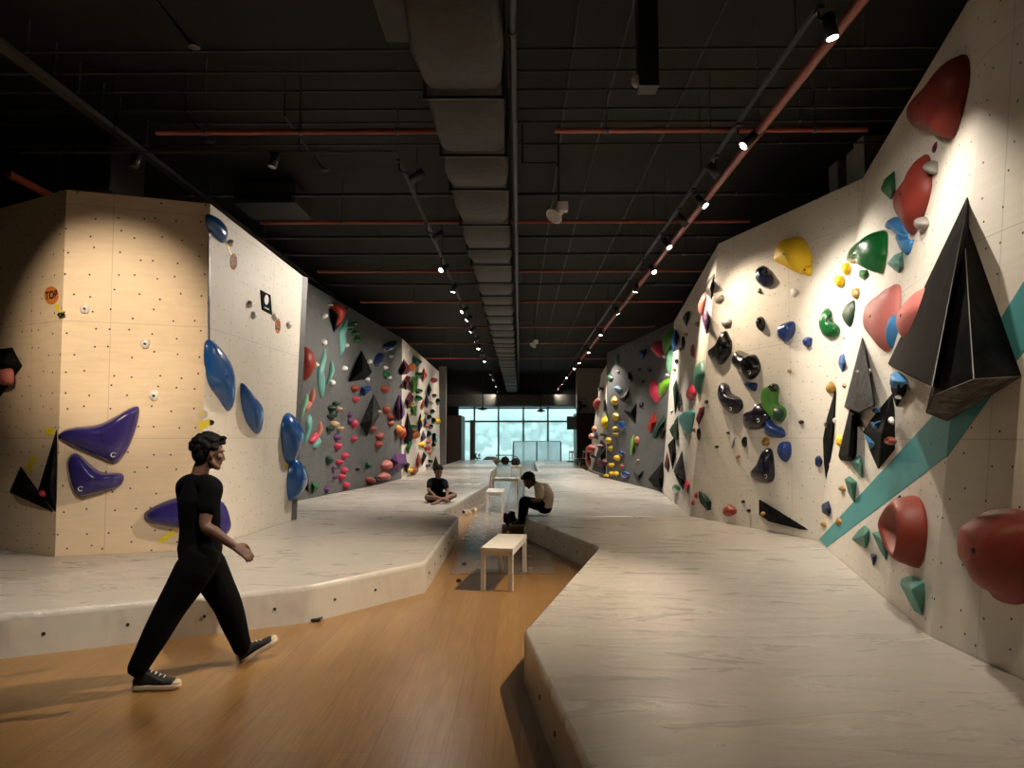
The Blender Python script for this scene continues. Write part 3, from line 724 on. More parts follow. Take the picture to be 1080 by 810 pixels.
# ---- grey right wall
flt('R5', 'royal', 'N', [(320, 370), (379, 350), (375, 400), (350, 442), (320, 420)], .15, 'navy shield-shaped hold high on the wall')
poly('R5', 'hot_pink', 'N', [(455, 290), (490, 300), (500, 330), (495, 410), (465, 411), (440, 382), (414, 350), (430, 310)], .15, 'hot pink heart-like hold high on the wall')
for x, y in ((322, 515), (405, 522), (352, 610)): flt('R5', 'black', 'N', [(x - 13, y - 12), (x + 13, y - 12), (x + 12, y + 4), (x, y + 15), (x - 11, y + 4)], .08)
poly('R5', 'leaf', 'N', [(585, 190), (600, 260), (562, 340), (525, 402), (504, 350), (505, 280), (540, 225)], .14, 'upper pale green leaf-shaped hold at the near edge')
poly('R5', 'mint', 'N', [(570, 350), (607, 400), (587, 520), (560, 562), (539, 480), (545, 400)], .14, 'lower mint leaf-shaped hold at the near edge')
poly('R5', 'black', 'N', [(243, 530), (263, 560), (263, 605), (245, 602), (234, 565)], .1, 'black lens-shaped hold at left centre')
poly('R5', 'hot_pink', 'N', [(430, 592), (465, 640), (476, 700), (455, 769), (420, 740), (407, 680), (412, 620)], .15, 'red leaf-shaped hold beside the green leaf')
poly('R5', 'lime', 'N', [(545, 580), (553, 620), (520, 690), (486, 736), (469, 690), (485, 620), (520, 590)], .15, 'green leaf-shaped hold beside the red leaf')
flt('R5', 'black', 'N', [(168, 742), (200, 735), (246, 664), (241, 722), (205, 769)], .15, 'black hooked hold above the yellow run')
poly('R5', 'teal', 'N', [(152, 395), (164, 402), (164, 480), (148, 472), (134, 440)], .1, 'faint teal hold at the top far end')
poly('R5', 'dark_green', 'N', ['e', 95, 575, 22, 30][0:0] or [(75, 560), (95, 545), (118, 570), (112, 600), (88, 605)], .1, 'dark green hold at the far end')
poly('R5', 'sky', 'N', [(125, 650), (160, 640), (192, 665), (158, 692)], .1, 'pale blue hold above the yellow run')
E_('R5', 'white', 'N', [(160, 530, 12, 16), (520, 412, 14, 18), (542, 558, 12, 16)], .07)
flt('R5', 'black', 'O', [(185, 87), (281, 33), (279, 110), (262, 149), (225, 125), (195, 97)], .2, 'black arrowhead volume left of the red diamond', 'wooden_volume', 'climbing volume')
flt('R5', 'black', 'O', [(295, 38), (326, 25), (321, 62), (300, 66)], .1, 'small black hold right of the black arrowhead')
flt('R5', 'red', 'O', [(410, 93), (419, 170), (375, 257), (353, 215), (370, 150)], .14, 'red diamond-shaped hold at the near side')
flt('R5', 'dark_green', 'O', [(482, 113), (489, 150), (440, 222), (410, 292), (386, 275), (430, 190)], .15, 'long dark green volume right of the red diamond', 'wooden_volume', 'climbing volume')
flt('R5', 'charcoal', 'O', [(472, 188), (489, 220), (460, 292), (438, 262)], .12, 'charcoal volume behind the long dark green one', 'wooden_volume', 'climbing volume')
E_('R5', 'yellow', 'O', [(120, 18, 20, 32), (128, 130, 20, 30), (125, 218, 14, 19), (130, 258, 12, 14), (78, 300, 15, 24), (92, 357, 13, 20), (138, 425, 18, 20), (98, 475, 16, 16), (102, 537, 12, 17), (133, 537, 13, 16), (62, 553, 13, 15)], .12)
poly('R5', 'blue', 'O', [(148, 162), (185, 165), (192, 215), (160, 236), (144, 200)], .12, 'upper blue hold beside the yellow run')
E_('R5', 'royal', 'O', [(170, 392, 17, 21), (197, 545, 26, 29)], .12)
E_('R5', 'brick', 'O', [(172, 487, 12, 20)], .09)
poly('R5', 'salmon', 'O', [(280, 270), (294, 290), (285, 328), (270, 320), (268, 285)], .08, 'salmon hold beside the lime sliver')
flt('R5', 'lime', 'O', [(263, 250), (269, 340), (250, 407), (234, 402), (239, 290)], .12, 'lime green sliver hold in the centre')
E_('R5', 'tan', 'O', [(290, 442, 8, 9)], .06)
flt('R5', 'black', 'O', [(254, 520), (327, 517), (315, 560), (290, 590), (268, 570)], .15, 'black cup-shaped hold low on the wall')
flt('R5', 'black', 'O', [(462, 453), (481, 540), (456, 647), (400, 626), (361, 577)], .3, 'large black pyramid volume at the foot of the wall', 'wooden_volume', 'climbing volume')

# ---- far pale right wall
E_('R6', 'black', 'Q', [(210, 190, 13, 17), (222, 495, 17, 20), (158, 635, 11, 20)], .15)
poly('R6', 'red', 'Q', [(185, 248), (201, 265), (190, 312), (176, 332), (164, 280)], .15, 'red hold near the top')
flt('R6', 'black', 'Q', [(240, 252), (241, 330), (228, 342), (227, 270)], .15, 'tall black fin hold by the grey wall')
E_('R6', 'orange', 'Q', [(165, 452, 10, 22)], .12)
poly('R6', 'yellow', 'Q', [(235, 368), (246, 400), (236, 452), (217, 440), (221, 390)], .15, 'yellow hold by the grey wall')
E_('R6', 'pink', 'Q', [(146, 500, 13, 19)], .12)
flt('R6', 'black', 'Q', [(186, 468), (192, 522), (164, 510)], .2, 'black triangle hold at mid height')
poly('R6', 'red', 'Q', [(140, 553), (161, 570), (156, 600), (130, 612), (114, 580)], .2, 'lower red bulky hold')
E_('R6', 'dark_red', 'Q', [(126, 655, 11, 50)], .15)
flt('R6', 'charcoal', 'Q', [(210, 520), (246, 560), (241, 752), (150, 722), (200, 600)], .2, 'large grey volume at the foot, against the grey wall', 'wooden_volume', 'climbing volume')
E_('R6', 'maroon', 'Q', [(215, 565, 11, 15), (222, 670, 13, 40)], .25)

# ---- plywood block
PUR = dict(power=.42)
blob('LA', 'purple', 'B', [(325, 67), (338, 85), (320, 150), (290, 200), (262, 201), (150, 152), (147, 130), (178, 118), (245, 108)], .16, 'upper of two glossy purple triangular holds, the larger', logo=(277, 185), **PUR)
blob('LA', 'purple', 'B', [(186, 182), (240, 225), (294, 231), (299, 250), (280, 268), (215, 286), (190, 286), (171, 262), (161, 202)], .16, 'lower of two glossy purple triangular holds, the smaller', logo=(197, 268), **PUR)
blob('LA', 'purple', 'B', [(351, 337), (364, 318), (425, 292), (500, 285), (545, 303), (563, 350), (558, 374), (538, 387), (480, 372), (430, 364), (365, 352)], .16, 'wide glossy purple hold partly hidden behind the walking person', **PUR)
for x, y, cr, wd in ((289, 472, 'A', 'uppermost pale round disc on the plywood'), (495, 591, 'A', 'middle pale round disc on the plywood'), (526, 769, 'A', 'lower pale round disc above the purple holds'), (375, 40, 'B', 'lowest pale round disc right of the purple holds')):
    s = 16 if cr == 'A' else 12
    blob('LA', 'white', cr, ['e', x, y, s, s * 1.15], .035, wd, bolt=True)
vol('L0', 'black', 'B', [(139, 117, 0), (136, 326, 0), (92, 272, 0), (120, 270, .10), (137, 220, .02)], 'thin upright black spike volume at the plywood corner')
vol('L0', 'black', 'B', [(50, 212, 0), (92, 280, 0), (131, 326, 0), (22, 276, 0), (62, 262, .14)], 'low black triangular volume left of the spike')
blob('L0', 'hot_pink', 'B', ['e', 104, 278, 8, 9], .05, 'small pink hold between the two black volumes', off=.03)
vol('L0', 'black', 'A', [(-30, 612, 0), (42, 603, 0), (77, 668, 0), (0, 775, 0), (-40, 780, 0), (10, 655, .16)], 'black faceted volume at the left edge, pink hold below it')
blob('L0', 'pink', 'A', ['e', 12, 702, 27, 34], .08, 'pink hold screwed on the black faceted volume', off=.07)
blob('L0', 'black', 'A', ['e', 207, 493, 8, 9], .05, 'small black knob below the orange TOP sticker')
blob('LB', 'blue', 'A', [(715, 150), (745, 158), (772, 190), (779, 220), (768, 248), (740, 226), (717, 190)], .10, 'topmost blue rounded hold')
poly('LB', 'blue', 'P', [(222, 359), (239, 373), (248.5, 399), (245.5, 433), (234, 420), (222, 398)], .16, 'largest blue hold, below the topmost')
poly('LB', 'blue', 'B', [(595, 11), (612, 28), (643, 72), (638, 132), (615, 115), (598, 70)], .14, 'blue pointed hold right of the largest blue one')
poly('LB', 'blue', 'B', [(712, 82), (736, 115), (739, 155), (715, 207), (700, 180), (696, 110)], .2, 'upper blue hold at the far edge')
poly('LB', 'blue', 'B', [(722, 188), (745, 225), (746, 262), (716, 297), (710, 240)], .2, 'lower blue hold at the far edge, down by the mat')
for x, y, wd in ((790, 247, 'small white knob beside the topmost blue hold'), (855, 458, 'small white knob left of the black square sign'), (869, 494, 'tiny white knob under the black square sign'), (940, 500, 'small white knob above the lower orange sticker'), (990, 527, 'small white knob nearest the far edge')):
    blob('LB', 'white', 'A', ['e', x, y, 8, 13], .05, wd)

blob('LB', 'black', 'P', ['e', 223.2, 445.5, 1.6, 3.2], .05, 'tiny black knob just right of the yellow tape over the walker')
# ---- grey left wall
vol('L1', 'black', 'K', [(248, 240, 0), (300, 205, 0), (387, 235, 0), (340, 340, 0), (283, 412, 0), (310, 300, .2)], 'black volume under the red hold at the top')
poly('L1', 'red', 'K', [(285, 208), (315, 199), (362, 233), (350, 290), (310, 364), (290, 330), (283, 250)], .25, 'red cap hold on the black volume at the top')
E_('L1', 'white', 'K', [(222, 290, 17, 21), (262, 214, 14, 8), (218, 480, 17, 23), (158, 640, 16, 21), (278, 768, 16, 21), (365, 665, 15, 20), (540, 617, 13, 17), (695, 577, 13, 14), (655, 660, 12, 14), (685, 733, 10, 13), (375, 502, 15, 16), (525, 745, 11, 18)], .09)
poly('L1', 'aqua', 'K', [(225, 518), (234, 560), (208, 630), (187, 690), (216, 740), (222, 820), (205, 880), (180, 820), (173, 740), (176, 670), (203, 590)], .08, 'long wavy aqua ribbon hold, leftmost of the ribbons')
poly('L1', 'aqua', 'K', [(270, 603), (289, 660), (286, 700), (262, 746), (238, 782), (256, 690), (261, 640)], .08, 'crescent aqua ribbon hold in the middle')
poly('L1', 'aqua', 'K', [(380, 308), (385, 350), (347, 405), (357, 470), (371, 512), (340, 577), (329, 510), (323, 400), (353, 360)], .08, 'twisted aqua ribbon hold under the red cap')
E_('L1', 'green', 'K', [(400, 367, 20, 25), (432, 345, 20, 16), (440, 412, 20, 20), (452, 462, 18, 28), (662, 712, 22, 28)], .13)
poly('L1', 'navy', 'K', [(640, 500), (715, 463), (742, 495), (700, 535), (650, 545)], .1, 'upper dark blue patch volume near the far end')
poly('L1', 'navy', 'K', [(640, 560), (625, 630), (590, 655), (572, 620), (600, 560)], .1, 'lower dark blue patch volume near the far end')
vol('L1', 'black', 'K', [(481, 533, 0), (557, 692, 0), (515, 742, 0), (390, 762, 0), (490, 680, .4)], 'large black pyramid volume in the centre')
poly('L1', 'red', 'K', [(85, 503), (122, 540), (149, 620), (126, 700), (95, 750), (50, 680), (38, 580), (58, 520)], .25, 'largest red hold beside the pale wall edge')
flt('L1', 'royal', 'L', [(443, 50), (500, 42), (514, 60), (465, 112), (438, 92)], .2, 'dark blue hold below the central black pyramid')
E_('L1', 'brick', 'L', [(405, 60, 22, 22), (606, 65, 26, 27), (520, 325, 20, 23), (612, 200, 20, 28), (636, 245, 14, 20), (640, 288, 15, 23), (570, 375, 24, 27), (560, 430, 20, 27), (508, 668, 30, 26, 40)], .14)
E_('L1', 'hot_pink', 'L', [(410, 132, 18, 20), (400, 290, 17, 32), (292, 440, 18, 25), (340, 502, 18, 22), (304, 545, 20, 18), (334, 600, 15, 22), (317, 642, 16, 22), (347, 697, 16, 23), (396, 392, 12, 20)], .13)
E_('L1', 'pink', 'L', [(615, 565, 28, 34), (597, 640, 33, 28)], .2)
poly('L1', 'salmon', 'L', [(85, 143), (118, 150), (106, 190), (80, 217), (66, 200)], .1, 'upper salmon claw hold near the pale wall edge')
poly('L1', 'salmon', 'L', [(131, 58), (139, 110), (112, 188), (104, 140)], .08, 'thin salmon horn above the upper claw hold')
poly('L1', 'mint', 'L', [(90, 95), (98, 130), (70, 200), (48, 265), (50, 200), (72, 130)], .08, 'pale mint arc hold near the pale wall edge')
poly('L1', 'aqua', 'L', [(106, 233), (122, 260), (113, 330), (86, 407), (66, 417), (84, 330), (87, 270)], .08, 'aqua banana-shaped hold at mid height')
poly('L1', 'salmon', 'L', [(176, 273), (189, 320), (171, 370), (150, 397), (164, 330)], .08, 'salmon horn hold right of the aqua banana')
poly('L1', 'hot_pink', 'L', [(150, 348), (166, 380), (130, 422), (107, 417), (115, 385)], .08, 'red claw hold below the salmon horn')
poly('L1', 'aqua', 'L', [(165, 378), (182, 410), (150, 457), (129, 452), (140, 410)], .07, 'short aqua hold under the red claw')
E_('L1', 'dark_green', 'L', [(255, 190, 22, 22), (256, 240, 26, 18), (240, 325, 20, 15), (235, 532, 17, 27), (280, 160, 17, 14)], .14)
E_('L1', 'tan', 'L', [(296, 196, 15, 16), (272, 297, 24, 24), (306, 325, 13, 18), (551, 216, 20, 16)], .14)
E_('L1', 'violet', 'L', [(290, 380, 22, 22), (370, 235, 10, 18), (374, 275, 15, 22), (220, 723, 14, 18), (264, 583, 9, 14), (270, 645, 9, 14)], .1)
flt('L1', 'green', 'L', [(119, 675), (160, 688), (166, 715), (128, 750), (119, 710)], .15, 'green wedge hold low by the mat')
flt('L1', 'green', 'L', [(480, 543), (516, 550), (520, 572), (485, 592), (468, 570)], .15, 'green wedge hold low beneath the dark diamond')
vol('L1', 'charcoal', 'L', [(525, 93, 0), (573, 195, 0), (566, 232, 0), (478, 380, 0), (437, 290, 0), (515, 275, .35)], 'dark diamond-shaped volume below the central pyramid')
E_('L1', 'black', 'L', [(545, 655, 12, 17), (418, 592, 7, 10)], .1)
flt('L1', 'black', 'L', [(70, 568), (96, 640), (99, 747), (76, 722)], .15, 'black sliver volume at the near foot', 'wooden_volume', 'climbing volume')
flt('L1', 'violet', 'L', [(690, 98), (716, 150), (716, 240), (690, 277), (669, 230), (671, 150)], .3, 'upper purple faceted volume at the far edge', 'wooden_volume', 'climbing volume')
flt('L1', 'violet', 'L', [(668, 488), (735, 495), (746, 560), (690, 612), (638, 602), (640, 520)], .35, 'lower big purple volume at the far foot', 'wooden_volume', 'climbing volume')
E_('L1', 'yellow', 'L', [(692, 332, 12, 30)], .15)

# ---- far pale left wall
flt('L3', 'teal', 'M', [(130, 124), (181, 160), (150, 190), (127, 150)], .2, 'teal folded volume at the top', 'wooden_volume', 'climbing volume')
flt('L3', 'maroon', 'M', [(80, 143), (95, 190), (121, 200), (100, 225), (65, 232)], .25, 'top maroon volume', 'wooden_volume', 'climbing volume')
flt('L3', 'maroon', 'M', [(96, 232), (116, 240), (107, 302), (90, 312), (80, 255)], .25, 'second maroon volume under the top one', 'wooden_volume', 'climbing volume')
flt('L3', 'leaf', 'M', [(125, 235), (157, 250), (150, 312), (125, 332), (111, 270)], .25, 'olive green volume right of the maroon ones', 'wooden_volume', 'climbing volume')
flt('L3', 'red', 'M', [(190, 193), (205, 235), (180, 272), (177, 225)], .2, 'red kite-shaped volume near the top', 'wooden_volume', 'climbing volume')
flt('L3', 'black', 'M', [(215, 273), (230, 310), (212, 347), (204, 318)], .2, 'black kite-shaped volume at upper right', 'wooden_volume', 'climbing volume')
flt('L3', 'maroon', 'M', [(110, 318), (135, 345), (126, 392), (98, 412), (90, 360)], .25, 'third maroon volume at mid height', 'wooden_volume', 'climbing volume')
flt('L3', 'navy', 'M', [(201, 330), (217, 375), (205, 412), (194, 380)], .2, 'navy sliver volume at upper right', 'wooden_volume', 'climbing volume')
flt('L3', 'red', 'M', [(185, 360), (193, 390), (177, 420), (173, 385)], .15, 'small red sliver hold at mid height')
flt('L3', 'leaf', 'M', [(120, 398), (151, 394), (146, 452), (124, 442)], .2, 'green volume under the third maroon one', 'wooden_volume', 'climbing volume')
flt('L3', 'violet', 'M', [(62, 340), (82, 400), (86, 440), (70, 468)], .3, 'purple volume beside the grey wall', 'wooden_volume', 'climbing volume')
flt('L3', 'black', 'M', [(100, 428), (132, 552), (120, 592), (84, 592)], .3, 'tall black spear volume', 'wooden_volume', 'climbing volume')
flt('L3', 'black', 'M', [(171, 428), (180, 500), (162, 542), (156, 480)], .2, 'slim black volume right of the spear', 'wooden_volume', 'climbing volume')
flt('L3', 'navy', 'M', [(184, 525), (200, 565), (180, 585), (172, 560)], .15, 'lower navy hold')
flt('L3', 'royal', 'M', [(196, 448), (207, 490), (190, 512)], .15, 'blue triangle hold')
flt('L3', 'green', 'M', [(110, 568), (127, 590), (105, 655), (90, 622)], .2, 'green leaf volume under the spear', 'wooden_volume', 'climbing volume')
flt('L3', 'red', 'M', [(160, 638), (173, 690), (156, 735), (148, 690)], .2, 'tall red volume near the foot', 'wooden_volume', 'climbing volume')
flt('L3', 'black', 'M', [(186, 638), (203, 662), (180, 715), (176, 680)], .2, 'black kite volume near the foot', 'wooden_volume', 'climbing volume')
flt('L3', 'black', 'M', [(93, 690), (112, 705), (100, 755), (86, 740)], .2, 'small black volume at the near foot', 'wooden_volume', 'climbing volume')
flt('L3', 'black', 'M', [(252, 662), (268, 712), (238, 728), (240, 700)], .3, 'black cone-shaped volume directly above the sitter', 'wooden_volume', 'climbing volume')
E_('L3', 'orange', 'M', [(125, 190, 13, 20), (60, 530, 9, 24), (135, 738, 17, 20), (145, 548, 13, 26)], .2)
E_('L3', 'green', 'M', [(160, 230, 11, 18), (160, 315, 12, 15), (158, 356, 12, 17), (130, 510, 10, 18)], .2)
E_('L3', 'red', 'M', [(243, 258, 13, 14), (75, 540, 6, 38), (205, 620, 8, 14)], .18)
E_('L3', 'black', 'M', [(210, 715, 8, 9), (240, 475, 8, 18), (247, 570, 12, 32), (215, 545, 8, 18), (232, 425, 7, 14), (262, 372, 7, 20), (224, 505, 8, 14), (240, 605, 8, 12), (222, 690, 7, 10), (215, 455, 6, 14), (243, 340, 7, 12)], .15)
E_('L3', 'yellow', 'M', [(263, 477, 9, 18), (176, 600, 13, 12), (112, 738, 12, 12), (172, 470, 6, 12), (120, 385, 8, 12)], .15)
E_('L3', 'salmon', 'M', [(222, 640, 8, 14), (212, 585, 8, 12), (205, 500, 7, 12)], .15)
E_('L3', 'tan', 'M', [(200, 430, 6, 12), (190, 610, 8, 10), (228, 380, 6, 10)], .12)
flt('R5', 'blue', 'O', [(0, 0), (1, 0), (1, 1)], .01) if 0 else None

# ---- finish labels: the described ones get their wall, the plain ones an ordinal inside their colour run
ORD = ['topmost', 'second from the top', 'third from the top', 'fourth from the top', 'fifth from the top', 'sixth from the top', 'seventh from the top', 'eighth from the top', 'ninth from the top', 'tenth from the top', 'eleventh from the top', 'twelfth from the top']
CN = {'hot_pink': 'bright pink', 'tan': 'tan', 'royal': 'royal blue', 'dark_green': 'dark green', 'brick': 'brick red', 'violet': 'dark purple', 'dark_red': 'dark red', 'white': 'chalk white', 'pink': 'salmon pink', 'salmon': 'pale salmon'}
runs = {}
for o, words, key, uv, g in HOLDS:
    if words is None:
        c = o.data.materials[0].name.replace('_painted_resin', '').replace('_resin', '').replace('_wood_volume', '')
        runs.setdefault((key, c), []).append((uv[1], o))
    else:
        wl_ = WORD[key]
        ws = words
        if wl_.split()[0] not in words or 'wall' not in words: ws = words + ' on the ' + wl_
        if len(ws.split()) > 16: ws = words
        o['label'] = ws
for (key, c), lst in runs.items():
    lst.sort(key=lambda t: t[0]); n = len(lst)
    for i, (_, o) in enumerate(lst):
        cn = CN.get(c, c)
        if n == 1: o['label'] = 'the only plain %s knob on the %s' % (cn, WORD[key])
        else:
            od = ORD[i] if i < n - 1 else 'lowest'
            o['label'] = 'plain %s knob, %s of those on the %s' % (cn, od, WORD[key]); o['group'] = 'rounded %s holds on the %s' % (cn, WORD[key])

# ------------------------------------------------------------------ painted stripe, stickers, tapes, sign
def sheet(key, crop, pts, m, name, h=.003, parent=None):
    W = WALLS[key]; q = [W_hit(W, *p, h) for p in px(crop, pts)]
    bm = B_(); a = [bm.verts.new(p) for p in q]; b = [bm.verts.new(p - W.n * (h + .001)) for p in q]
    bm.faces.new(a); bm.faces.new(b[::-1])
    for i in range(len(a)): bm.faces.new((a[i], b[i], b[(i + 1) % len(a)], a[(i + 1) % len(a)]))
    recalc(bm); return obj(name, bm, m, parent)
def mk_stripe():
    k = NT('teal_paint'); tc = k.n('TexCoord').outputs['Object']
    n = k.n('TexNoise', {'Vector': tc, 'Scale': 5, 'Detail': 8, 'Roughness': .7}).outputs[0]
    vo = k.n('TexVoronoi', {'Vector': tc, 'Scale': 4.6, 'Randomness': .6}); dots = k.math('LESS_THAN', vo.outputs['Distance'], .05)
    return k.out(k.mix(dots, k.mix(n, (.045, .235, .245), (.08, .33, .34)), (.02, .02, .02)), .6)
TEAL = mk_stripe()
s = sheet('R2', 'P', [(863.5, 569), (872, 577), (998.5, 481), (1004.5, 416)], TEAL, 'painted_stripe', parent=WALLS['R2'].obj)
s = sheet('R1', 'P', [(998.5, 482), (1076, 375), (1120, 312), (1120, 232), (1057, 333), (1004.5, 416)], TEAL, 'painted_stripe', parent=WALLS['R1'].obj)
TAPE = mat('yellow_tape', (.78, .60, .03), .5)
def tape(key, crop, pts, lb): tag(sheet(key, crop, pts, TAPE, 'tape_strip', .004), lb, 'tape')
tape('L0', 'B', [(78, 185), (90, 192), (72, 227), (60, 220)], 'yellow tape strip slanting above the low black triangular volume')
tape('L0', 'B', [(110, 119), (132, 117), (131, 136), (111, 136)], 'short yellow tape at the tip of the black spike volume')
tape('L0', 'A', [(185, 457), (199, 455), (207, 484), (198, 487)], 'yellow tape strip under the orange TOP sticker')
tape('LA', 'B', [(424, 365), (430, 377), (391, 403), (386, 392)], 'yellow tape strip under the wide purple hold by the walker')
tape('LA', 'B', [(484, 104), (512, 98), (512, 112), (486, 126)], 'yellow tape strip just above the walking person\'s head')
tape('LB', 'B', [(694, 200), (706, 192), (710, 208), (698, 222)], 'yellow tape strip left of the far edge blue holds')
tape('LB', 'A', [(772, 250), (779, 250), (793, 286), (788, 290)], 'thin yellow tape strip leading to the orange 25 sticker')
ORANGE = mat('orange_sticker', (.55, .17, .035), .7, spec=.1); INK = mat('black_ink', (.01, .01, .01), .6)
def sticker(key, crop, cx, cy, rx, ry, lb, text=None):
    pts = [(cx + rx * math.cos(a * PI / 14), cy + ry * math.sin(a * PI / 14)) for a in range(28)]
    o = sheet(key, crop, pts, ORANGE, 'round_sticker', .004); tag(o, lb, 'sticker')
    if text:
        W = WALLS[key]; c = W_hit(W, *px(crop, [(cx, cy)])[0], .006)
        cu = bpy.data.curves.new('lettering', 'FONT'); cu.body = text; cu.align_x = 'CENTER'; cu.align_y = 'CENTER'
        cu.size = .12 if len(text) > 2 else .18; cu.extrude = .0005; cu.offset = .004
        cu.materials.append(INK)
        tf = bpy.data.objects.new('lettering_curve', cu); COL.objects.link(tf)
        me = bpy.data.meshes.new_from_object(tf.evaluated_get(bpy.context.evaluated_depsgraph_get())); bpy.data.objects.remove(tf)
        me.materials.clear(); me.materials.append(INK); t = bpy.data.objects.new('lettering', me); COL.objects.link(t)
        x = W.x if W.x.x > 0 or (abs(W.x.x) < .3 and W.x.y > 0) else -W.x
        y = W.y; z = x.cross(y)
        t.matrix_world = Matrix.Translation(c) @ Matrix((x, y, z)).transposed().to_4x4()
        t.parent = o
sticker('L0', 'A', 175, 426, 24, 31, 'round orange sticker reading TOP on the plywood', 'TOP')
sticker('LB', 'A', 799, 311, 12, 28, 'round orange sticker numbered 25 under the topmost blue hold', '25')
sticker('LB', 'A', 950, 530, 9, 26, 'round orange sticker right of the black square sign', '25')
fl = sheet('LA', 'P', [(213.7 + 5.6 * math.cos(a * PI / 6), 437 + (5.6 if a % 2 else 4.6) * math.sin(a * PI / 6)) for a in range(12)], mat('pale_sticker', (.62, .52, .50), .6), 'round_sticker', .004)
tag(fl, 'small scalloped pale sticker with yellow heart over the walking person\'s head', 'sticker')
sheet('LA', 'P', [(213.2 + 2.4 * math.cos(a * PI / 6), 436.6 + 2.4 * math.sin(a * PI / 6)) for a in range(12)], TAPE, 'sticker_center', .006, fl)
sg = sheet('LB', 'A', [(892, 408), (925, 425), (930, 492), (897, 475)], mat('sign_green_black', (.004, .010, .009), .9, spec=.05), 'wall_sign', .012)
tag(sg, 'small black square sign with white emblem on the pale wall', 'sign')
pts = [(911 + 7 * math.cos(a * PI / 8), 441 + 17 * math.sin(a * PI / 8)) for a in range(16)]
sheet('LB', 'A', pts, WHITE, 'emblem', .016, sg)
sheet('LB', 'A', [(904, 465), (920, 473), (920, 477), (904, 469)], WHITE, 'emblem_bar', .016, sg)
# dark strip painted in for the shadow gap down the block edge
sheet('LB', 'P', [(220.6, 238), (222.0, 238), (221.6, 362), (220.3, 362)], BLACKM, 'shadow_gap_strip', .008, WALLS['LB'].obj)

# ------------------------------------------------------------------ benches
def bench(u0, u1, v, ln, h, label, w=None, yaw=0):
    a = az(u0, v, 0); b = az(u1, v, 0); wd = w or (b.x - a.x)
    t = thing('bench', label, 'bench', ((a.x + b.x) / 2 + (.09 if yaw else 0), a.y + ln / 2, .008), 'white benches in the aisle', yaw)
    hw, hl = wd / 2, ln / 2
    obj('seat', box(B_(), -hw, hw, -hl, hl, h - .035, h, .004), WHITE, t)
    bm = B_(); 
    box(bm, -hw + .05, hw - .05, -hl + .012, -hl + .03, h - .085, h - .0352); box(bm, -hw + .05, hw - .05, hl - .03, hl - .012, h - .085, h - .0352)
    box(bm, -hw + .012, -hw + .03, -hl + .05, hl - .05, h - .085, h - .0352); box(bm, hw - .03, hw - .012, -hl + .05, hl - .05, h - .085, h - .0352)
    obj('apron', bm, WHITE, t)
    for sx in (-1, 1):
        for sy in (-1, 1):
            x = sx * (hw - .026); y = sy * (hl - .026)
            obj('leg', box(B_(), x - .024, x + .024, y - .024, y + .024, 0, h - .0352, .003), WHITE, t)
    return t
bench(505, 540, 624, 1.12, .44, 'nearest white bench in the aisle, casting a shadow on the wood', yaw=-.14)
bench(512.5, 531, 541, 1.1, .44, 'second white bench from the camera, past the near crash mat')
bench(519, 547, 521, .45, .44, 'third white bench, set crosswise in the aisle')
bench(538.5, 550, 503, 1.0, .44, 'farthest white bench with a dark bag on it')

# ------------------------------------------------------------------ soft blobs and small items
def lump(bm, c, r, seed=0, amp=.15, sub=3):
    ret = bmesh.ops.create_icosphere(bm, subdivisions=sub, radius=1)
    for v_ in ret['verts']:
        d = 1 + amp * noise.noise(v_.co * 1.7 + V((seed, 0, 0)))
        v_.co = V((v_.co.x * r[0] * d + c[0], v_.co.y * r[1] * d + c[1], max(v_.co.z * r[2] * d, -r[2] * .8) + c[2]))
    for f in bm.faces: f.smooth = True
    return bm
BAGM = mat('black_bag_cloth', (.012, .012, .014), .8, bump=(30, .4))
p = az(544, 500, .45)
t = thing('backpack', 'dark bag resting on the farthest white bench', 'bag', (az(544, 500, 0).x, az(544, 503, 0).y + .5, .449))
obj('bag_body', lump(B_(), (0, 0, .15), (.2, .17, .18), 3), BAGM, t)
obj('strap', polytube(B_(), [(-.1, 0, .3), (-.05, 0, .38), (.05, 0, .38), (.1, 0, .3)], .012), BAGM, t)
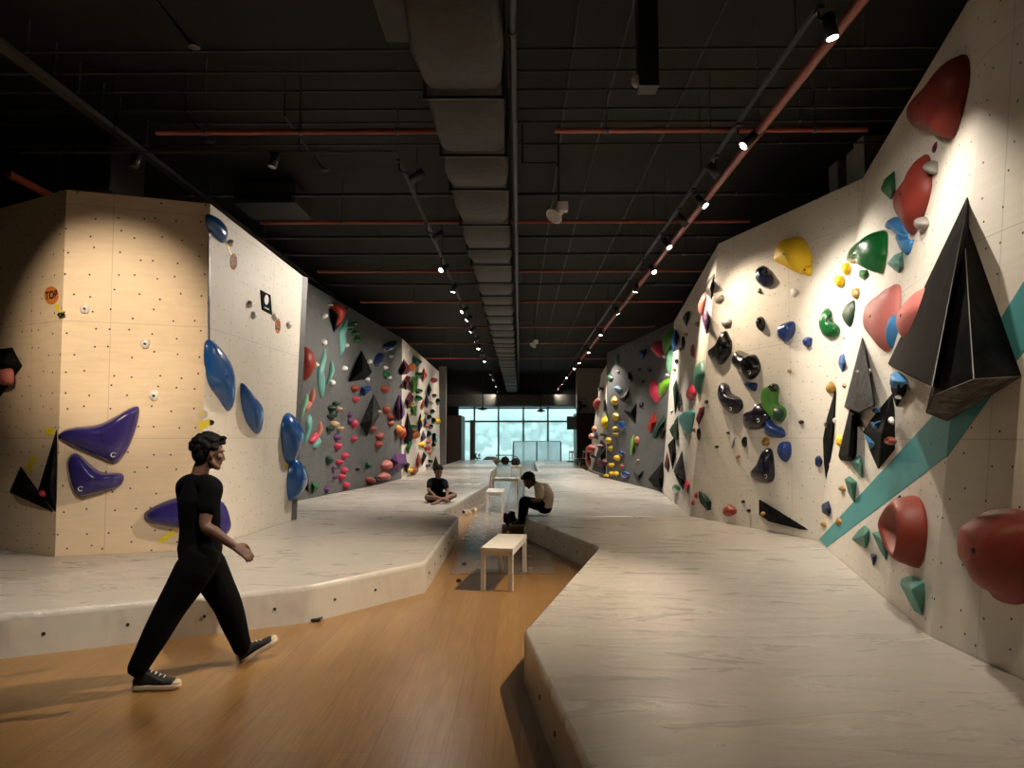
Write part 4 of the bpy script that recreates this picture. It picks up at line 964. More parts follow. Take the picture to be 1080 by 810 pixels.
# sneakers by the left mat
def shoe(label, loc, rz, up, sole, group=None, parent=None, pitch=0, name='sneaker', ln=.28):
    t = thing(name, label, 'shoe', loc, group, rz) if label else None
    if t is None:
        t = bpy.data.objects.new(name, None); COL.objects.link(t); t.location = loc; t.rotation_euler = (0, 0, rz); t.parent = parent
    t.rotation_euler = (0, -pitch, rz)
    s = ln / .28
    outl = [(-.13, 0), (-.125, .035), (-.08, .042), (-.02, .036), (.05, .046), (.11, .045), (.148, .022), (.152, 0), (.148, -.022), (.11, -.045), (.05, -.046), (-.02, -.036), (-.08, -.042), (-.125, -.035)]
    R = catmull([V(p) * s for p in outl], 42); n = len(R)
    def loft_(rows, m, nm):
        bm = B_(); rr = []
        for sc, x0, z in rows:
            rr.append([bm.verts.new(((q.x - x0) * sc + x0, q.y * sc, z(q.x) if callable(z) else z)) for q in R])
        for a, b in zip(rr, rr[1:]):
            for i in range(n):
                f = bm.faces.new((a[i], a[(i + 1) % n], b[(i + 1) % n], b[i])); f.smooth = True
        bm.faces.new(rr[0][::-1]); bm.faces.new(rr[-1]); recalc(bm)
        return obj(nm, bm, m, t)
    loft_([(.94, 0, 0), (1, 0, .008), (1, 0, .028), (.95, 0, .034)], sole, 'sole')
    hgt = lambda k: (lambda x: .034 + k * (.03 + .055 * max(0, min(1, (.09 * s - x) / (.15 * s)))))
    loft_([(.95, 0, .034), (.93, -.01, hgt(.35)), (.84, -.03, hgt(.75)), (.62, -.045, hgt(1.0)), (.3, -.05, hgt(1.02))], up, 'upper')
    bm = B_()
    for i in range(4): tube(bm, ((.055 - i * .026) * s, -.02, .075 + i * .011), ((.05 - i * .026) * s, .02, .075 + i * .011), .004, seg=6)
    obj('laces', bm, WHITE, t)
    bm = B_(); bmesh.ops.create_uvsphere(bm, u_segments=16, v_segments=8, radius=1, matrix=Matrix.Translation((.112 * s, 0, .036)) @ Matrix.Diagonal((.042 * s, .042, .022, 1)))
    for f in bm.faces: f.smooth = True
    obj('toe_cap', bm, sole, t, 'pale rubber toe cap')
    bm = B_(); bmesh.ops.create_uvsphere(bm, u_segments=16, v_segments=8, radius=1, matrix=Matrix.Translation((-.108 * s, 0, .052)) @ Matrix.Diagonal((.027 * s, .036, .034, 1)))
    for f in bm.faces: f.smooth = True
    obj('heel_cap', bm, sole, t, 'pale rubber heel patch')
    return t
SOLE = mat('cream_rubber', (.62, .50, .36), .5); SHBLK = mat('black_canvas', (.012, .012, .013), .8); SHCR = mat('cream_canvas', (.55, .46, .36), .8)
for i, (u, v, c, lb) in enumerate(((489, 543, SHBLK, 'black sneaker lying on the floor against the left mat edge'), (494, 543.5, SHCR, 'cream sneaker right beside the black one at the mat edge'), (499, 541, SHCR, 'cream sneaker farthest from the mat edge by the black one'))):
    p = az(u, v, 0); shoe(lb, (p.x, p.y, 0), .4 + i * .9, c, SOLE, 'shoes left on the aisle floor')

# ------------------------------------------------------------------ people
def loftlimb(bm, pts, rad, seg=14, sub=4):
    """closed tapering tube through pts; rad entries r or (side, depth) with a side axis given by the limb frame"""
    P = [V(p) for p in pts]; n = len(P)
    def cr(a, b, c, d, t): return .5 * ((2 * b) + (c - a) * t + (2 * a - 5 * b + 4 * c - d) * t * t + (3 * b - a - 3 * c + d) * t ** 3)
    Q = []; RR = []
    for i in range(n - 1):
        for k in range(sub):
            t = k / sub; a = P[max(i - 1, 0)]; d = P[min(i + 2, n - 1)]
            Q.append(cr(a, P[i], P[i + 1], d, t)); r0, r1 = rad[i], rad[i + 1]
            r0 = r0 if isinstance(r0, tuple) else (r0, r0); r1 = r1 if isinstance(r1, tuple) else (r1, r1)
            RR.append((r0[0] * (1 - t) + r1[0] * t, r0[1] * (1 - t) + r1[1] * t))
    Q.append(P[-1]); r = rad[-1]; RR.append(r if isinstance(r, tuple) else (r, r))
    return Q, RR
def limb(bm, pts, rad, side=None, seg=16, sub=4):
    Q, RR = loftlimb(bm, pts, rad, seg, sub)
    rings = []; n = len(Q); prev = None
    for i in range(n):
        d = (Q[min(i + 1, n - 1)] - Q[max(i - 1, 0)]).normalized()
        if side is not None: x = V(side); x = (x - d * x.dot(d)).normalized()
        elif prev is None: x = frame_of(d)[0]
        else: x = (prev - d * prev.dot(d)).normalized()
        prev = x; y = d.cross(x)
        rings.append([bm.verts.new(Q[i] + x * math.cos(a * 2 * PI / seg) * RR[i][0] + y * math.sin(a * 2 * PI / seg) * RR[i][1]) for a in range(seg)])
    for a, b in zip(rings, rings[1:]):
        for i in range(seg): bm.faces.new((a[i], a[(i + 1) % seg], b[(i + 1) % seg], b[i]))
    for ring, q, dd, rr in ((rings[0], Q[0], Q[0] - Q[1], RR[0]), (rings[-1], Q[-1], Q[-1] - Q[-2], RR[-1])):
        tip = bm.verts.new(q + dd.normalized() * min(rr) * .75)
        mid = [bm.verts.new(q + (v_.co - q) * .72 + dd.normalized() * min(rr) * .55) for v_ in ring]
        for i in range(seg):
            bm.faces.new((ring[i], ring[(i + 1) % seg], mid[(i + 1) % seg], mid[i])); bm.faces.new((mid[i], mid[(i + 1) % seg], tip))
    return bm
def ell(bm, c, r, M=None, seg=20):
    mt = Matrix.Translation(c) @ (M.to_4x4() if M else Matrix()) @ Matrix.Diagonal((*r, 1))
    bmesh.ops.create_uvsphere(bm, u_segments=seg, v_segments=seg // 2, radius=1, matrix=mt)
def remesh(o, vox, sm=4):
    m = o.modifiers.new('r', 'REMESH'); m.mode = 'VOXEL'; m.voxel_size = vox; m.use_smooth_shade = True
    s = o.modifiers.new('s', 'SMOOTH'); s.iterations = sm; s.factor = .5
def head(bm, c, fwd, up, s=1.0):
    """skull, jaw, brow, nose, lips, ears; fwd/up give the gaze"""
    fwd = V(fwd).normalized(); up = V(up); up = (up - fwd * up.dot(fwd)).normalized(); r = fwd.cross(up)
    M = Matrix((fwd, -r, up)).transposed()  # local x = forward, y = left, z = up
    P = lambda x, y, z: V(c) + M @ (V((x, y, z)) * s)
    ell(bm, P(-.012, 0, .028), (.098 * s, .076 * s, .088 * s), M)
    ell(bm, P(.026, 0, -.028), (.062 * s, .058 * s, .078 * s), M)
    limb(bm, [P(-.01, .052, -.03), P(.03, .045, -.075), P(.078, .0, -.092), P(.03, -.045, -.075), P(-.01, -.052, -.03)], [.02 * s, .02 * s, .018 * s, .02 * s, .02 * s], seg=10)
    ell(bm, P(.076, 0, -.09), (.018 * s, .022 * s, .017 * s), M)
    limb(bm, [P(.08, 0, .018), P(.094, 0, -.008), P(.104, 0, -.03)], [.010 * s, .012 * s, .014 * s], seg=10)
    for q in (-1, 1):
        ell(bm, P(.092, q * .013, -.036), (.011 * s, .009 * s, .009 * s), M)
        ell(bm, P(.076, q * .03, .026), (.016 * s, .026 * s, .010 * s), M)   # brow
        ell(bm, P(.062, q * .04, -.018), (.022 * s, .024 * s, .02 * s), M)   # cheek
        ell(bm, P(-.005, q * .078, -.005), (.018 * s, .010 * s, .032 * s), M)  # ear
    ell(bm, P(.086, 0, -.056), (.013 * s, .024 * s, .007 * s), M); ell(bm, P(.083, 0, -.067), (.012 * s, .021 * s, .007 * s), M)
    return P, M
def hand(bm, wrist, d, palm_n, curl=.6, s=1.0, thumb=1):
    """palm and five separate bent fingers; d = hand direction, palm_n = out of the palm"""
    d = V(d).normalized(); pn = V(palm_n); pn = (pn - d * pn.dot(d)).normalized(); sd = d.cross(pn) * thumb
    W0 = V(wrist)
    limb(bm, [W0 - d * .01, W0 + d * .045 * s, W0 + d * .085 * s], [(.028 * s, .019 * s), (.038 * s, .016 * s), (.040 * s, .014 * s)], side=sd)
    for i, (o_, L) in enumerate(((.031, .072), (.0105, .08), (-.0105, .075), (-.031, .06))):
        b = W0 + d * .082 * s + sd * o_ * s; a = 0; pts = [b - d * .02 * s]; p = b; pts.append(p)
        for k, fr in enumerate((.45, .32, .23)):
            a += curl * (.55 if k == 0 else .75); p = p + (d * math.cos(a) + pn * math.sin(a)) * L * fr * s; pts.append(p)
        limb(bm, pts, [.0095 * s, .0095 * s, .009 * s, .008 * s, .0065 * s], seg=8, sub=2)
    b = W0 + d * .022 * s + sd * .028 * s
    pts = [b, b + (d * .6 + sd * .75).normalized() * .032 * s, b + (d * .85 + sd * .55).normalized() * .058 * s + pn * .012 * s, b + (d * 1.0 + sd * .35).normalized() * .078 * s + pn * .026 * s]
    limb(bm, pts, [.015 * s, .013 * s, .0105 * s, .008 * s], seg=8, sub=2)
SKIN = mat('brown_skin', (.11, .052, .032), .55); SKIN2 = mat('tan_skin', (.17, .085, .052), .55)
HAIR = mat('black_hair', (.003, .0025, .0025), .75, bump=(90, .6), spec=.15)
BLKT = mat('black_cotton', (.0025, .0025, .003), .95, bump=(12, .3), spec=.08); CREAM = mat('cream_cotton', (.50, .43, .34), .9, bump=(12, .3)); NAVYT = mat('navy_cotton', (.006, .007, .013), .9, bump=(12, .3), spec=.15)
def hair(P, M, loc, s, parent, curly=True, seed=0, fringe=0):
    bm = B_()
    ell(bm, P(-.026, 0, .052), (.096 * s, .086 * s, .086 * s), M)
    ell(bm, P(-.052, 0, .0), (.062 * s, .076 * s, .078 * s), M)
    rnd = random.Random(seed)
    for i in range(150):
        a = rnd.uniform(0, 2 * PI); b = rnd.uniform(-.35, 1.45)
        x, y, z = math.cos(a) * math.cos(b), math.sin(a) * math.cos(b), math.sin(b)
        if x > .45 and z < .52: continue
        if z < -.1 and x > -.2: continue
        rr = rnd.uniform(.015, .027) * s
        ell(bm, P(-.022 + x * .098, y * .086, .042 + z * .092), (rr, rr, rr * .8), M, 8)
    for i in range(fringe):
        y = rnd.uniform(-.05, .05); ell(bm, P(.062 + rnd.uniform(-.012, .018), y, .096 + rnd.uniform(-.015, .022)), (.018 * s, .015 * s, .016 * s), M, 8)
    bmesh.ops.translate(bm, verts=bm.verts, vec=-V(loc))
    o = obj('hair', bm, HAIR, parent); remesh(o, .006, 1); return o
def local_obj(name, bm, m, parent, loc, vox=.009, sm=4, label=None):
    bmesh.ops.translate(bm, verts=bm.verts, vec=-V(loc)); o = obj(name, bm, m, parent, label); remesh(o, vox, sm); return o

# --- the walker
def walker():
    J = dict(rhip=ay(214, 586, 4.84), lhip=ay(211, 583, 5.02), rkne=ay(179, 643, 4.74), lkne=ay(240, 638, 5.10), rank=ay(145, 705, 4.62), lank=ay(256, 684, 5.22),
             pel=ay(211, 578, 4.93), wai=ay(211, 556, 4.93), chest=ay(210, 526, 4.92), nb=ay(209.5, 504, 4.92), nk=ay(213, 492, 4.92), hd=ay(220.5, 478, 4.93),
             rsh=ay(223, 515, 4.78), lsh=ay(197, 513, 5.07), relb=ay(216, 554, 4.70), rwri=ay(247, 576, 4.72), lelb=ay(199, 548, 5.20), lwri=ay(215, 562, 5.32))
    base = V((J['pel'].x, J['pel'].y, 0))
    root = thing('person', 'person in black t-shirt and trousers striding right past the left mat', 'person', base)
    side = (J['rsh'] - J['lsh']); side.z = 0; side.normalize(); fwd = V((-side.y, side.x, 0))
    if fwd.x < 0: fwd = -fwd
    bm = B_()
    limb(bm, [J['pel'], J['wai'], J['chest'], J['nb']], [(.15, .105), (.13, .095), (.155, .105), (.06, .055)], side=side)
    limb(bm, [J['nb'] - V((0, 0, .03)), J['nk'], J['hd'] - V((0, 0, .03))], [.06, .053, .055])
    hp, hM = head(bm, J['hd'], V((.80, .66, -.14)), (0, 0, 1))
    for s_, e_, wr_ in (('rsh', 'relb', 'rwri'), ('lsh', 'lelb', 'lwri')):
        a, b, c = J[s_], J[e_], J[wr_]
        limb(bm, [a + (J['nb'] - a) * .3, a, a.lerp(b, .5), b, b.lerp(c, .3), c], [.05, .052, .045, .036, .038, .026])
        dd = (c - b).normalized()
        hand(bm, c, dd + V((.15, 0, 0)), V((-.1, .6, -1)) if s_ == 'rsh' else V((0, -1, -.2)), .5, 1.0, thumb=1 if s_ == 'rsh' else -1)
    for h_, k_, a_ in (('rhip', 'rkne', 'rank'), ('lhip', 'lkne', 'lank')):
        limb(bm, [J[h_], J[h_].lerp(J[k_], .5), J[k_], J[k_].lerp(J[a_], .35), J[a_]], [.085, .07, .05, .05, .034])
    local_obj('body', bm, SKIN, root, base, .006, 3)
    bm = B_()
    limb(bm, [J['pel'] + V((0, 0, .02)), J['wai'], J['wai'].lerp(J['chest'], .5), J['chest'], J['nb'] - V((0, 0, .035)), J['nb'] + V((0, 0, .01))], [(.175, .135), (.165, .125), (.17, .13), (.185, .13), (.115, .085), (.066, .062)], side=side)
    for s_, e_ in (('rsh', 'relb'), ('lsh', 'lelb')):
        a, b = J[s_], J[e_]; limb(bm, [a.lerp(J['nb'], .55), a, a.lerp(b, .3), a.lerp(b, .56)], [.062, .075, .072, .068])
    local_obj('t_shirt', bm, BLKT, root, base, .009)
    bm = B_()
    limb(bm, [J['pel'] - V((0, 0, .10)), J['pel'], J['pel'] + V((0, 0, .09))], [(.15, .125), (.18, .14), (.165, .125)], side=side)
    for h_, k_, a_ in (('rhip', 'rkne', 'rank'), ('lhip', 'lkne', 'lank')):
        h, k, a = J[h_], J[k_], J[a_]
        limb(bm, [h, h.lerp(k, .3), h.lerp(k, .65), k, k.lerp(a, .4), k.lerp(a, .75), a + (a - k) * .02], [.120, .128, .112, .098, .088, .072, .062])
    local_obj('trousers', bm, BLKT, root, base, .01)
    hair(hp, hM, base, 1.0, root, seed=4, fringe=26)
    r = shoe(None, az(136, 731, 0) - base + V((.13 * math.cos(.06), .07, .004)), .10, SHBLK, SOLE, parent=root, name='right_shoe', ln=.29)
    l = shoe(None, az(259, 697, 0) - base + V((.085, .02, .05)), .45, SHBLK, SOLE, parent=root, pitch=.50, name='left_shoe', ln=.29)
walker()

def sit_cross():
    Y = 14.35
    J = dict(pel=ay(459.5, 523, Y + .18), wai=ay(459.5, 517, Y + .18), chest=ay(460.5, 510.5, Y + .14), nb=ay(461.5, 505, Y + .1), nk=ay(462, 503, Y + .08), hd=ay(462.3, 497.5, Y + .04),
             rsh=ay(454.0, 508.0, Y + .12), lsh=ay(468.5, 508.5, Y + .10), relb=ay(452.3, 517.5, Y), rwri=ay(459, 523.2, Y - .22), lelb=ay(472, 518, Y), lwri=ay(471, 523.8, Y - .2),
             rhip=ay(456, 524.2, Y + .15), lhip=ay(463.5, 524.2, Y + .15), rkne=ay(450.5, 523.5, Y - .2), lkne=ay(479.5, 521.5, Y - .02), rank=ay(467.0, 526.5, Y - .34), lank=ay(462, 527.5, Y - .42))
    base = V((J['pel'].x, J['pel'].y, .32)); side = V((1, 0, 0))
    root = thing('person', 'person in dark t-shirt sitting cross-legged on the left mat', 'person', base)
    J['rank'].z = max(J['rank'].z, .38); J['lank'].z = .375; J['rkne'].z = .43; J['lkne'].z = .46
    bm = B_()
    limb(bm, [J['pel'], J['wai'], J['chest'], J['nb']], [(.14, .1), (.12, .09), (.14, .095), (.055, .05)], side=side)
    limb(bm, [J['nb'], J['nk'], J['hd'] - V((0, 0, .03))], [.055, .048, .05])
    hp, hM = head(bm, J['hd'], V((.3, -.9, -.18)), (0, 0, 1), .98)
    for s_, e_, wr_, th in (('rsh', 'relb', 'rwri', 1), ('lsh', 'lelb', 'lwri', -1)):
        a, b, c = J[s_], J[e_], J[wr_]
        limb(bm, [a + (J['nb'] - a) * .3, a, a.lerp(b, .5), b, b.lerp(c, .3), c], [.045, .046, .04, .033, .034, .025])
        hand(bm, c, (c - b).normalized(), V((0, 0, -1)), .6, .95, thumb=th)
    for h_, k_, a_ in (('rhip', 'rkne', 'rank'), ('lhip', 'lkne', 'lank')):
        d = (J[a_] - J[k_]).normalized()
        limb(bm, [J[h_], J[h_].lerp(J[k_], .5), J[k_], J[k_].lerp(J[a_], .35), J[a_]], [.085, .072, .052, .05, .036])
        limb(bm, [J[a_], J[a_] + d * .07 - V((0, .02, .01)), J[a_] + d * .16 - V((0, .04, .015))], [(.036, .036), (.042, .03), (.034, .018)])
    local_obj('body', bm, SKIN2, root, base, .008, 3)
    bm = B_()
    limb(bm, [J['pel'] - V((0, 0, .02)), J['wai'], J['wai'].lerp(J['chest'], .5), J['chest'], J['nb'] - V((0, 0, .035)), J['nb'] + V((0, 0, .01))], [(.165, .13), (.15, .115), (.16, .12), (.165, .115), (.10, .075), (.06, .056)], side=side)
    for s_, e_ in (('rsh', 'relb'), ('lsh', 'lelb')):
        a, b = J[s_], J[e_]; limb(bm, [a.lerp(J['nb'], .55), a, a.lerp(b, .3), a.lerp(b, .58)], [.055, .066, .066, .062])
    local_obj('t_shirt', bm, NAVYT, root, base, .012)
    bm = B_()
    limb(bm, [J['pel'] - V((0, 0, .05)), J['pel'] + V((0, 0, .05))], [(.15, .13), (.155, .12)], side=side)
    for h_, k_ in (('rhip', 'rkne'), ('lhip', 'lkne')):
        h, k = J[h_], J[k_]; limb(bm, [h, h.lerp(k, .35), h.lerp(k, .8)], [.095, .095, .078])
    local_obj('shorts', bm, BLKT, root, base, .012)
    hair(hp, hM, base, .98, root, seed=9, fringe=22)
sit_cross()

def sit_edge():
    Y = 11.95
    J = dict(pel=ay(574.5, 532, Y), wai=ay(576.5, 524, Y), chest=ay(573, 516.5, Y), nb=ay(566.5, 511.5, Y), nk=ay(563.5, 509.8, Y), hd=ay(558, 507, Y - .02),
             rsh=ay(568.0, 514.0, Y - .17), lsh=ay(568.5, 513.5, Y + .17), relb=ay(569, 527.5, Y - .22), rwri=ay(556.5, 528, Y - .14), lelb=ay(568, 527, Y + .2), lwri=ay(556, 527.5, Y + .1),
             rhip=ay(571.5, 533, Y - .09), lhip=ay(571.5, 533, Y + .09), rkne=ay(552.5, 528.5, Y - .13), lkne=ay(554.5, 528.5, Y + .10), rank=ay(549.5, 549.5, Y - .12), lank=ay(552, 549, Y + .08))
    base = V((J['pel'].x, J['pel'].y, .32)); side = V((0, -1, 0))
    root = thing('person', 'person in cream t-shirt hunched on the right mat edge, looking down', 'person', base)
    for k in ('rank', 'lank'): J[k].z = .24
    bm = B_()
    limb(bm, [J['pel'], J['wai'], J['chest'], J['nb']], [(.15, .1), (.13, .09), (.15, .095), (.055, .05)], side=side)
    limb(bm, [J['nb'], J['nk'], J['hd'] - V((-.02, 0, .02))], [.055, .05, .052])
    hp, hM = head(bm, J['hd'], V((-.8, -.12, -.62)), (-.5, 0, .85), 1.0)
    for s_, e_, wr_, th in (('rsh', 'relb', 'rwri', 1), ('lsh', 'lelb', 'lwri', -1)):
        a, b, c = J[s_], J[e_], J[wr_]
        limb(bm, [a + (J['nb'] - a) * .3, a, a.lerp(b, .5), b, b.lerp(c, .3), c], [.05, .048, .042, .034, .035, .026])
        hand(bm, c, V((-1, 0, -.1)), V((0, 0, -1)), .6, .98, thumb=-th)
    for h_, k_, a_ in (('rhip', 'rkne', 'rank'), ('lhip', 'lkne', 'lank')):
        limb(bm, [J[h_], J[h_].lerp(J[k_], .5), J[k_], J[k_].lerp(J[a_], .35), J[a_]], [.085, .07, .052, .05, .034])
    local_obj('body', bm, SKIN, root, base, .008, 3)
    bm = B_()
    limb(bm, [J['pel'] - V((0, 0, .03)), J['wai'], J['wai'].lerp(J['chest'], .5), J['chest'], J['nb'] - V((-.02, 0, .03)), J['nb']], [(.175, .13), (.165, .125), (.17, .13), (.18, .125), (.11, .08), (.062, .06)], side=side)
    for s_, e_ in (('rsh', 'relb'), ('lsh', 'lelb')):
        a, b = J[s_], J[e_]; limb(bm, [a.lerp(J['nb'], .5), a, a.lerp(b, .35), a.lerp(b, .7)], [.06, .074, .074, .072])
    local_obj('t_shirt', bm, CREAM, root, base, .012)
    bm = B_()
    limb(bm, [J['pel'] - V((0, 0, .06)), J['pel'] + V((0, 0, .03))], [(.165, .13), (.17, .13)], side=side)
    for h_, k_, a_ in (('rhip', 'rkne', 'rank'), ('lhip', 'lkne', 'lank')):
        h, k, a = J[h_], J[k_], J[a_]; limb(bm, [h, h.lerp(k, .4), h.lerp(k, .8), k, k.lerp(a, .4), k.lerp(a, .92)], [.105, .1, .085, .078, .07, .058])
    local_obj('trousers', bm, BLKT, root, base, .012)
    hair(hp, hM, base, 1.0, root, seed=12, fringe=22)
    for k, nm in (('rank', 'right_shoe'), ('lank', 'left_shoe')):
        shoe(None, J[k] - base + V((-.05, 0, -.085)), PI + .15, SHBLK, SHCR, parent=root, name=nm, ln=.27)
    return J
JE = sit_edge()
# shoebox under the feet and black bag on it
fx = (JE['rank'].x + JE['lank'].x) / 2 - .08; fy = (JE['rank'].y + JE['lank'].y) / 2
t = thing('wooden_box', 'low brown box under the feet of the person on the mat edge', 'box', (-.09, fy, .008))
bw = mat('brown_box_board', (.13, .06, .035), .6)
obj('box_body', box(B_(), -.2, .16, -.17, .2, 0, .12, .005), bw, t); obj('lid', box(B_(), -.205, .165, -.175, .205, .1202, .142, .004), bw, t)
obj('disc', tube(B_(), (-.1, -.172, .06), (-.1, -.178, .06), .022, seg=16), WHITE, t, 'white round mark on the front')
t = thing('bag', 'slouched black bag on the low box beside the seated person\'s shoes', 'bag', (-.15, fy + .06, .152))
bm = B_(); lump(bm, (.0, 0, .085), (.10, .10, .10), 5, .5); lump(bm, (-.09, -.02, .15), (.035, .05, .06), 6, .3); lump(bm, (.01, -.02, .19), (.05, .04, .045), 8, .3); obj('bag_body', bm, BAGM, t)
obj('strap', polytube(B_(), [(.05, -.05, .16), (.08, -.06, .20), (.03, -.05, .23), (-.03, -.05, .19)], .009), BAGM, t)

# ------------------------------------------------------------------ track lighting
def spot_mesh():
    b = tube(B_(), (0, 0, .0), (0, 0, .17), .048, seg=24); tube(b, (0, 0, .17), (0, 0, .18), .048, .04, seg=24)
    return b
ME_BODY = bpy.data.meshes.new('spot_body'); b = spot_mesh(); recalc(b); b.to_mesh(ME_BODY); b.free(); ME_BODY.materials.append(BLACKM)
def disc(m, nm):
    me = bpy.data.meshes.new(nm); b = tube(B_(), (0, 0, -.004), (0, 0, .002), .041, seg=24); recalc(b); b.to_mesh(me); b.free(); me.materials.append(m); return me
ME_LENS = disc(LENS, 'spot_lens'); ME_OFF = disc(LENSOFF, 'spot_lens_unlit')
NSPOT = 0
SY = 45.2
def spot(pos, aim, power, label, track_z, track_x, group, color=NEUT, cone=75, blend=.9, rad=.03, lit=True):
    """track spotlight: body points away from the aim, lens at pos"""
    global NSPOT; NSPOT += 1; cone = min(cone * 1.2, 110) if cone > 60 else cone
    pos = V(pos); pos.y = min(pos.y, SY)
    d = (V(aim) - pos).normalized()
    t = thing('track_spotlight', label, 'spotlight', pos, group)
    q = (-d).to_track_quat('Z', 'Y')
    for me, nm in ((ME_BODY, 'lamp_body'), (ME_LENS if lit else ME_OFF, 'lens')):
        o = bpy.data.objects.new(nm, me); COL.objects.link(o); o.parent = t; o.rotation_mode = 'QUATERNION'; o.rotation_quaternion = q
    top = V((track_x - pos.x, -d.y * .09, track_z - pos.z)) ; mid = -d * .09
    bm = polytube(B_(), [mid, V((top.x, top.y, mid.z + .06)), top], .011, 8)
    box(bm, top.x - .02, top.x + .02, top.y - .05, top.y + .05, top.z - .03, top.z)
    obj('bracket', bm, BLACKM, t)
    if lit:
        L = bpy.data.lights.new('lamp', 'SPOT'); L.energy = power * LIGHT; L.color = color; L.spot_size = math.radians(cone); L.spot_blend = blend; L.shadow_soft_size = rad
        lo = bpy.data.objects.new('lamp', L); COL.objects.link(lo); lo.parent = t; lo.location = d * .02; lo.rotation_mode = 'QUATERNION'; lo.rotation_quaternion = q
RT = 'spotlights on the right ceiling track'; LT = 'spotlights on the left ceiling track'
NTH = ['first', 'second', 'third', 'fourth', 'fifth', 'sixth', 'seventh', 'eighth', 'ninth', 'tenth', 'eleventh', 'twelfth', 'thirteenth', 'fourteenth', 'fifteenth', 'sixteenth', 'seventeenth', 'eighteenth', 'nineteenth', 'twentieth']
ZL = 4.55
Rl = [((878, 40), (2.95, 5.1, 1.3), 130, NEUT, 70), ((784, 154), (-2.0, 6.4, .1), 620, WARM, 64), ((757, 186), None, 0, NEUT, 0), ((744, 217), (3.8, 7.9, 2.4), 230, NEUT, 70), ((724, 238), None, 0, NEUT, 0),
      ((706, 261), (3.5, 9.6, 2.0), 120, WARM, 80), ((690, 287), (3.4, 10.4, 1.6), 190, WARM, 85), ((670, 308), (1.3, 14.8, .3), 330, NEUT, 80), ((652, 331), (3.5, 17.2, 2.0), 260, NEUT, 80), ((633.5, 353.5), (1.8, 20, .5), 330, NEUT, 80),
      ((621, 372), (2.9, 23.5, 2), 240, NEUT, 80), ((611, 383), (2.7, 27.5, 2), 220, NEUT, 80), ((605.7, 389), (.8, 28, 0), 320, NEUT, 80), ((597.5, 398.5), (1, 34, 0), 300, NEUT, 80), ((592.5, 405), (.6, 40, 0), 220, NEUT, 80), ((588.5, 410.5), None, 0, NEUT, 80), ((584.8, 415), None, 0, NEUT, 80)]
for i, ((u, v), aim, pw, colr, cone) in enumerate(Rl):
    p = az(u, v, ZL); lit = aim is not None or v > 409
    st = 'lit' if lit else 'unlit'
    if aim is None: aim = (4, p.y + .4, 2.5)
    if pw == 0 and lit: pw = 30
    spot(p, aim, pw, '%s black track spotlight, %s along the right track counted from the camera' % (st, NTH[i]), 4.78, 2.22, RT, colr, cone, lit=lit)
Ll = [((433, 190), None, 0), ((457, 252), None, 0), ((465, 285), (-3.5, 10.0, 2.4), 230), ((477.7, 308), (-2.6, 14.6, .3), 300), ((487, 329), (-4.4, 15.6, 2.3), 230), ((492, 338), (-4.2, 17.5, 1.8), 120), ((496, 350), (-3.9, 20, 1.8), 120),
      ((501, 360), (-3.8, 23.5, 2), 200), ((504.5, 368), (-2.2, 21.5, .3), 300), ((507.5, 375), (-3.7, 29.5, 2), 200), ((511, 381.5), (-1.9, 27, 0), 300), ((514, 388), (-3.7, 32, 2), 130), ((517.4, 395), (-2, 35, 0), 260), ((520, 401), None, 60), ((523, 408), None, 60), ((525, 414), None, 60)]
for i, ((u, v), aim, pw) in enumerate(Ll):
    p = az(u, v, ZL); lit = pw > 0; st = 'lit' if lit else 'unlit'
    if aim is None: aim = (-4.5, p.y + .4, 2.5)
    spot(p, aim, pw, '%s black track spotlight, %s along the left track counted from the camera' % (st, NTH[i]), 4.78, -1.38, LT, NEUT, 80, lit=lit)
# tracks
def track(name, a, b, label, hang=()):
    a = V(a); b = V(b); d = (b - a).normalized(); s = frame_of(d)[0]
    t = thing(name, label, 'lighting track', a)
    bm = B_(); tube(bm, (0, 0, 0), b - a, .013, seg=4)
    for q in (-1, 1): tube(bm, s * .022 * q, b - a + s * .022 * q, .006, seg=6)
    obj('rail', bm, mat('track_metal', (.03, .028, .025), .4, metal=.5), t)
    n = max(2, int((b - a).length / 3))
    for i in range(n):
        p = (b - a) * ((i + .5) / n); obj('hanger', tube(B_(), p, p + V((0, 0, 5.8 - a.z)), .005, seg=6), BLACKM, t)
track('ceiling_track', (2.22, 1.0, 4.79), (2.22, 46, 4.79), 'long black lighting track on the right beside the red pipe')
track('ceiling_track', (-1.38, 7.7, 4.79), (-1.38, 46, 4.79), 'long black lighting track left of the big duct')
track('ceiling_track', (-5.6, 7.7, 4.79), (-1.42, 7.7, 4.79), 'short black crosswise lighting track above the plywood block')
for u, lb in ((141, 'unlit black spotlight on the crosswise track above the plywood corner'), (287, 'unlit black spotlight on the crosswise track above the pale wall')):
    p = ay(u, 176, 7.72); spot(p, p + V((-.15, -.1, -1)), 0, lb, 4.78, p.x, 'spotlights on the crosswise track', lit=False)
# added unseen track and spotlights above the camera, lighting the near walls and mat
track('ceiling_track', (-5.5, 3.0, 4.85), (2.2, 3.0, 4.85), 'added unseen crosswise lighting track overhead near the camera')
for p, a, pw, colr, cone in (((-3.3, 3.0, 4.6), (-4.55, 7.9, 2.75), 620, WARM, 29), ((-1.2, 3.0, 4.6), (-3.2, 6.7, .3), 330, NEUT, 56), ((.3, 3.0, 4.6), (3.3, 7.2, 2.5), 330, NEUT, 46), ((1.7, 3.0, 4.6), (2.5, 3.7, .4), 60, WARM, 80)):
    spot(p, a, pw, 'added unseen spotlight on the overhead crosswise track %s' % {-3.3: 'at its far left, facing the plywood corner', -1.2: 'aimed at the left mat', .3: 'aimed at the striped wall', 1.7: 'nearest the right wall, aimed down'}[p[0]], 4.83, p[0], 'added unseen spotlights overhead near the camera', colr, cone)

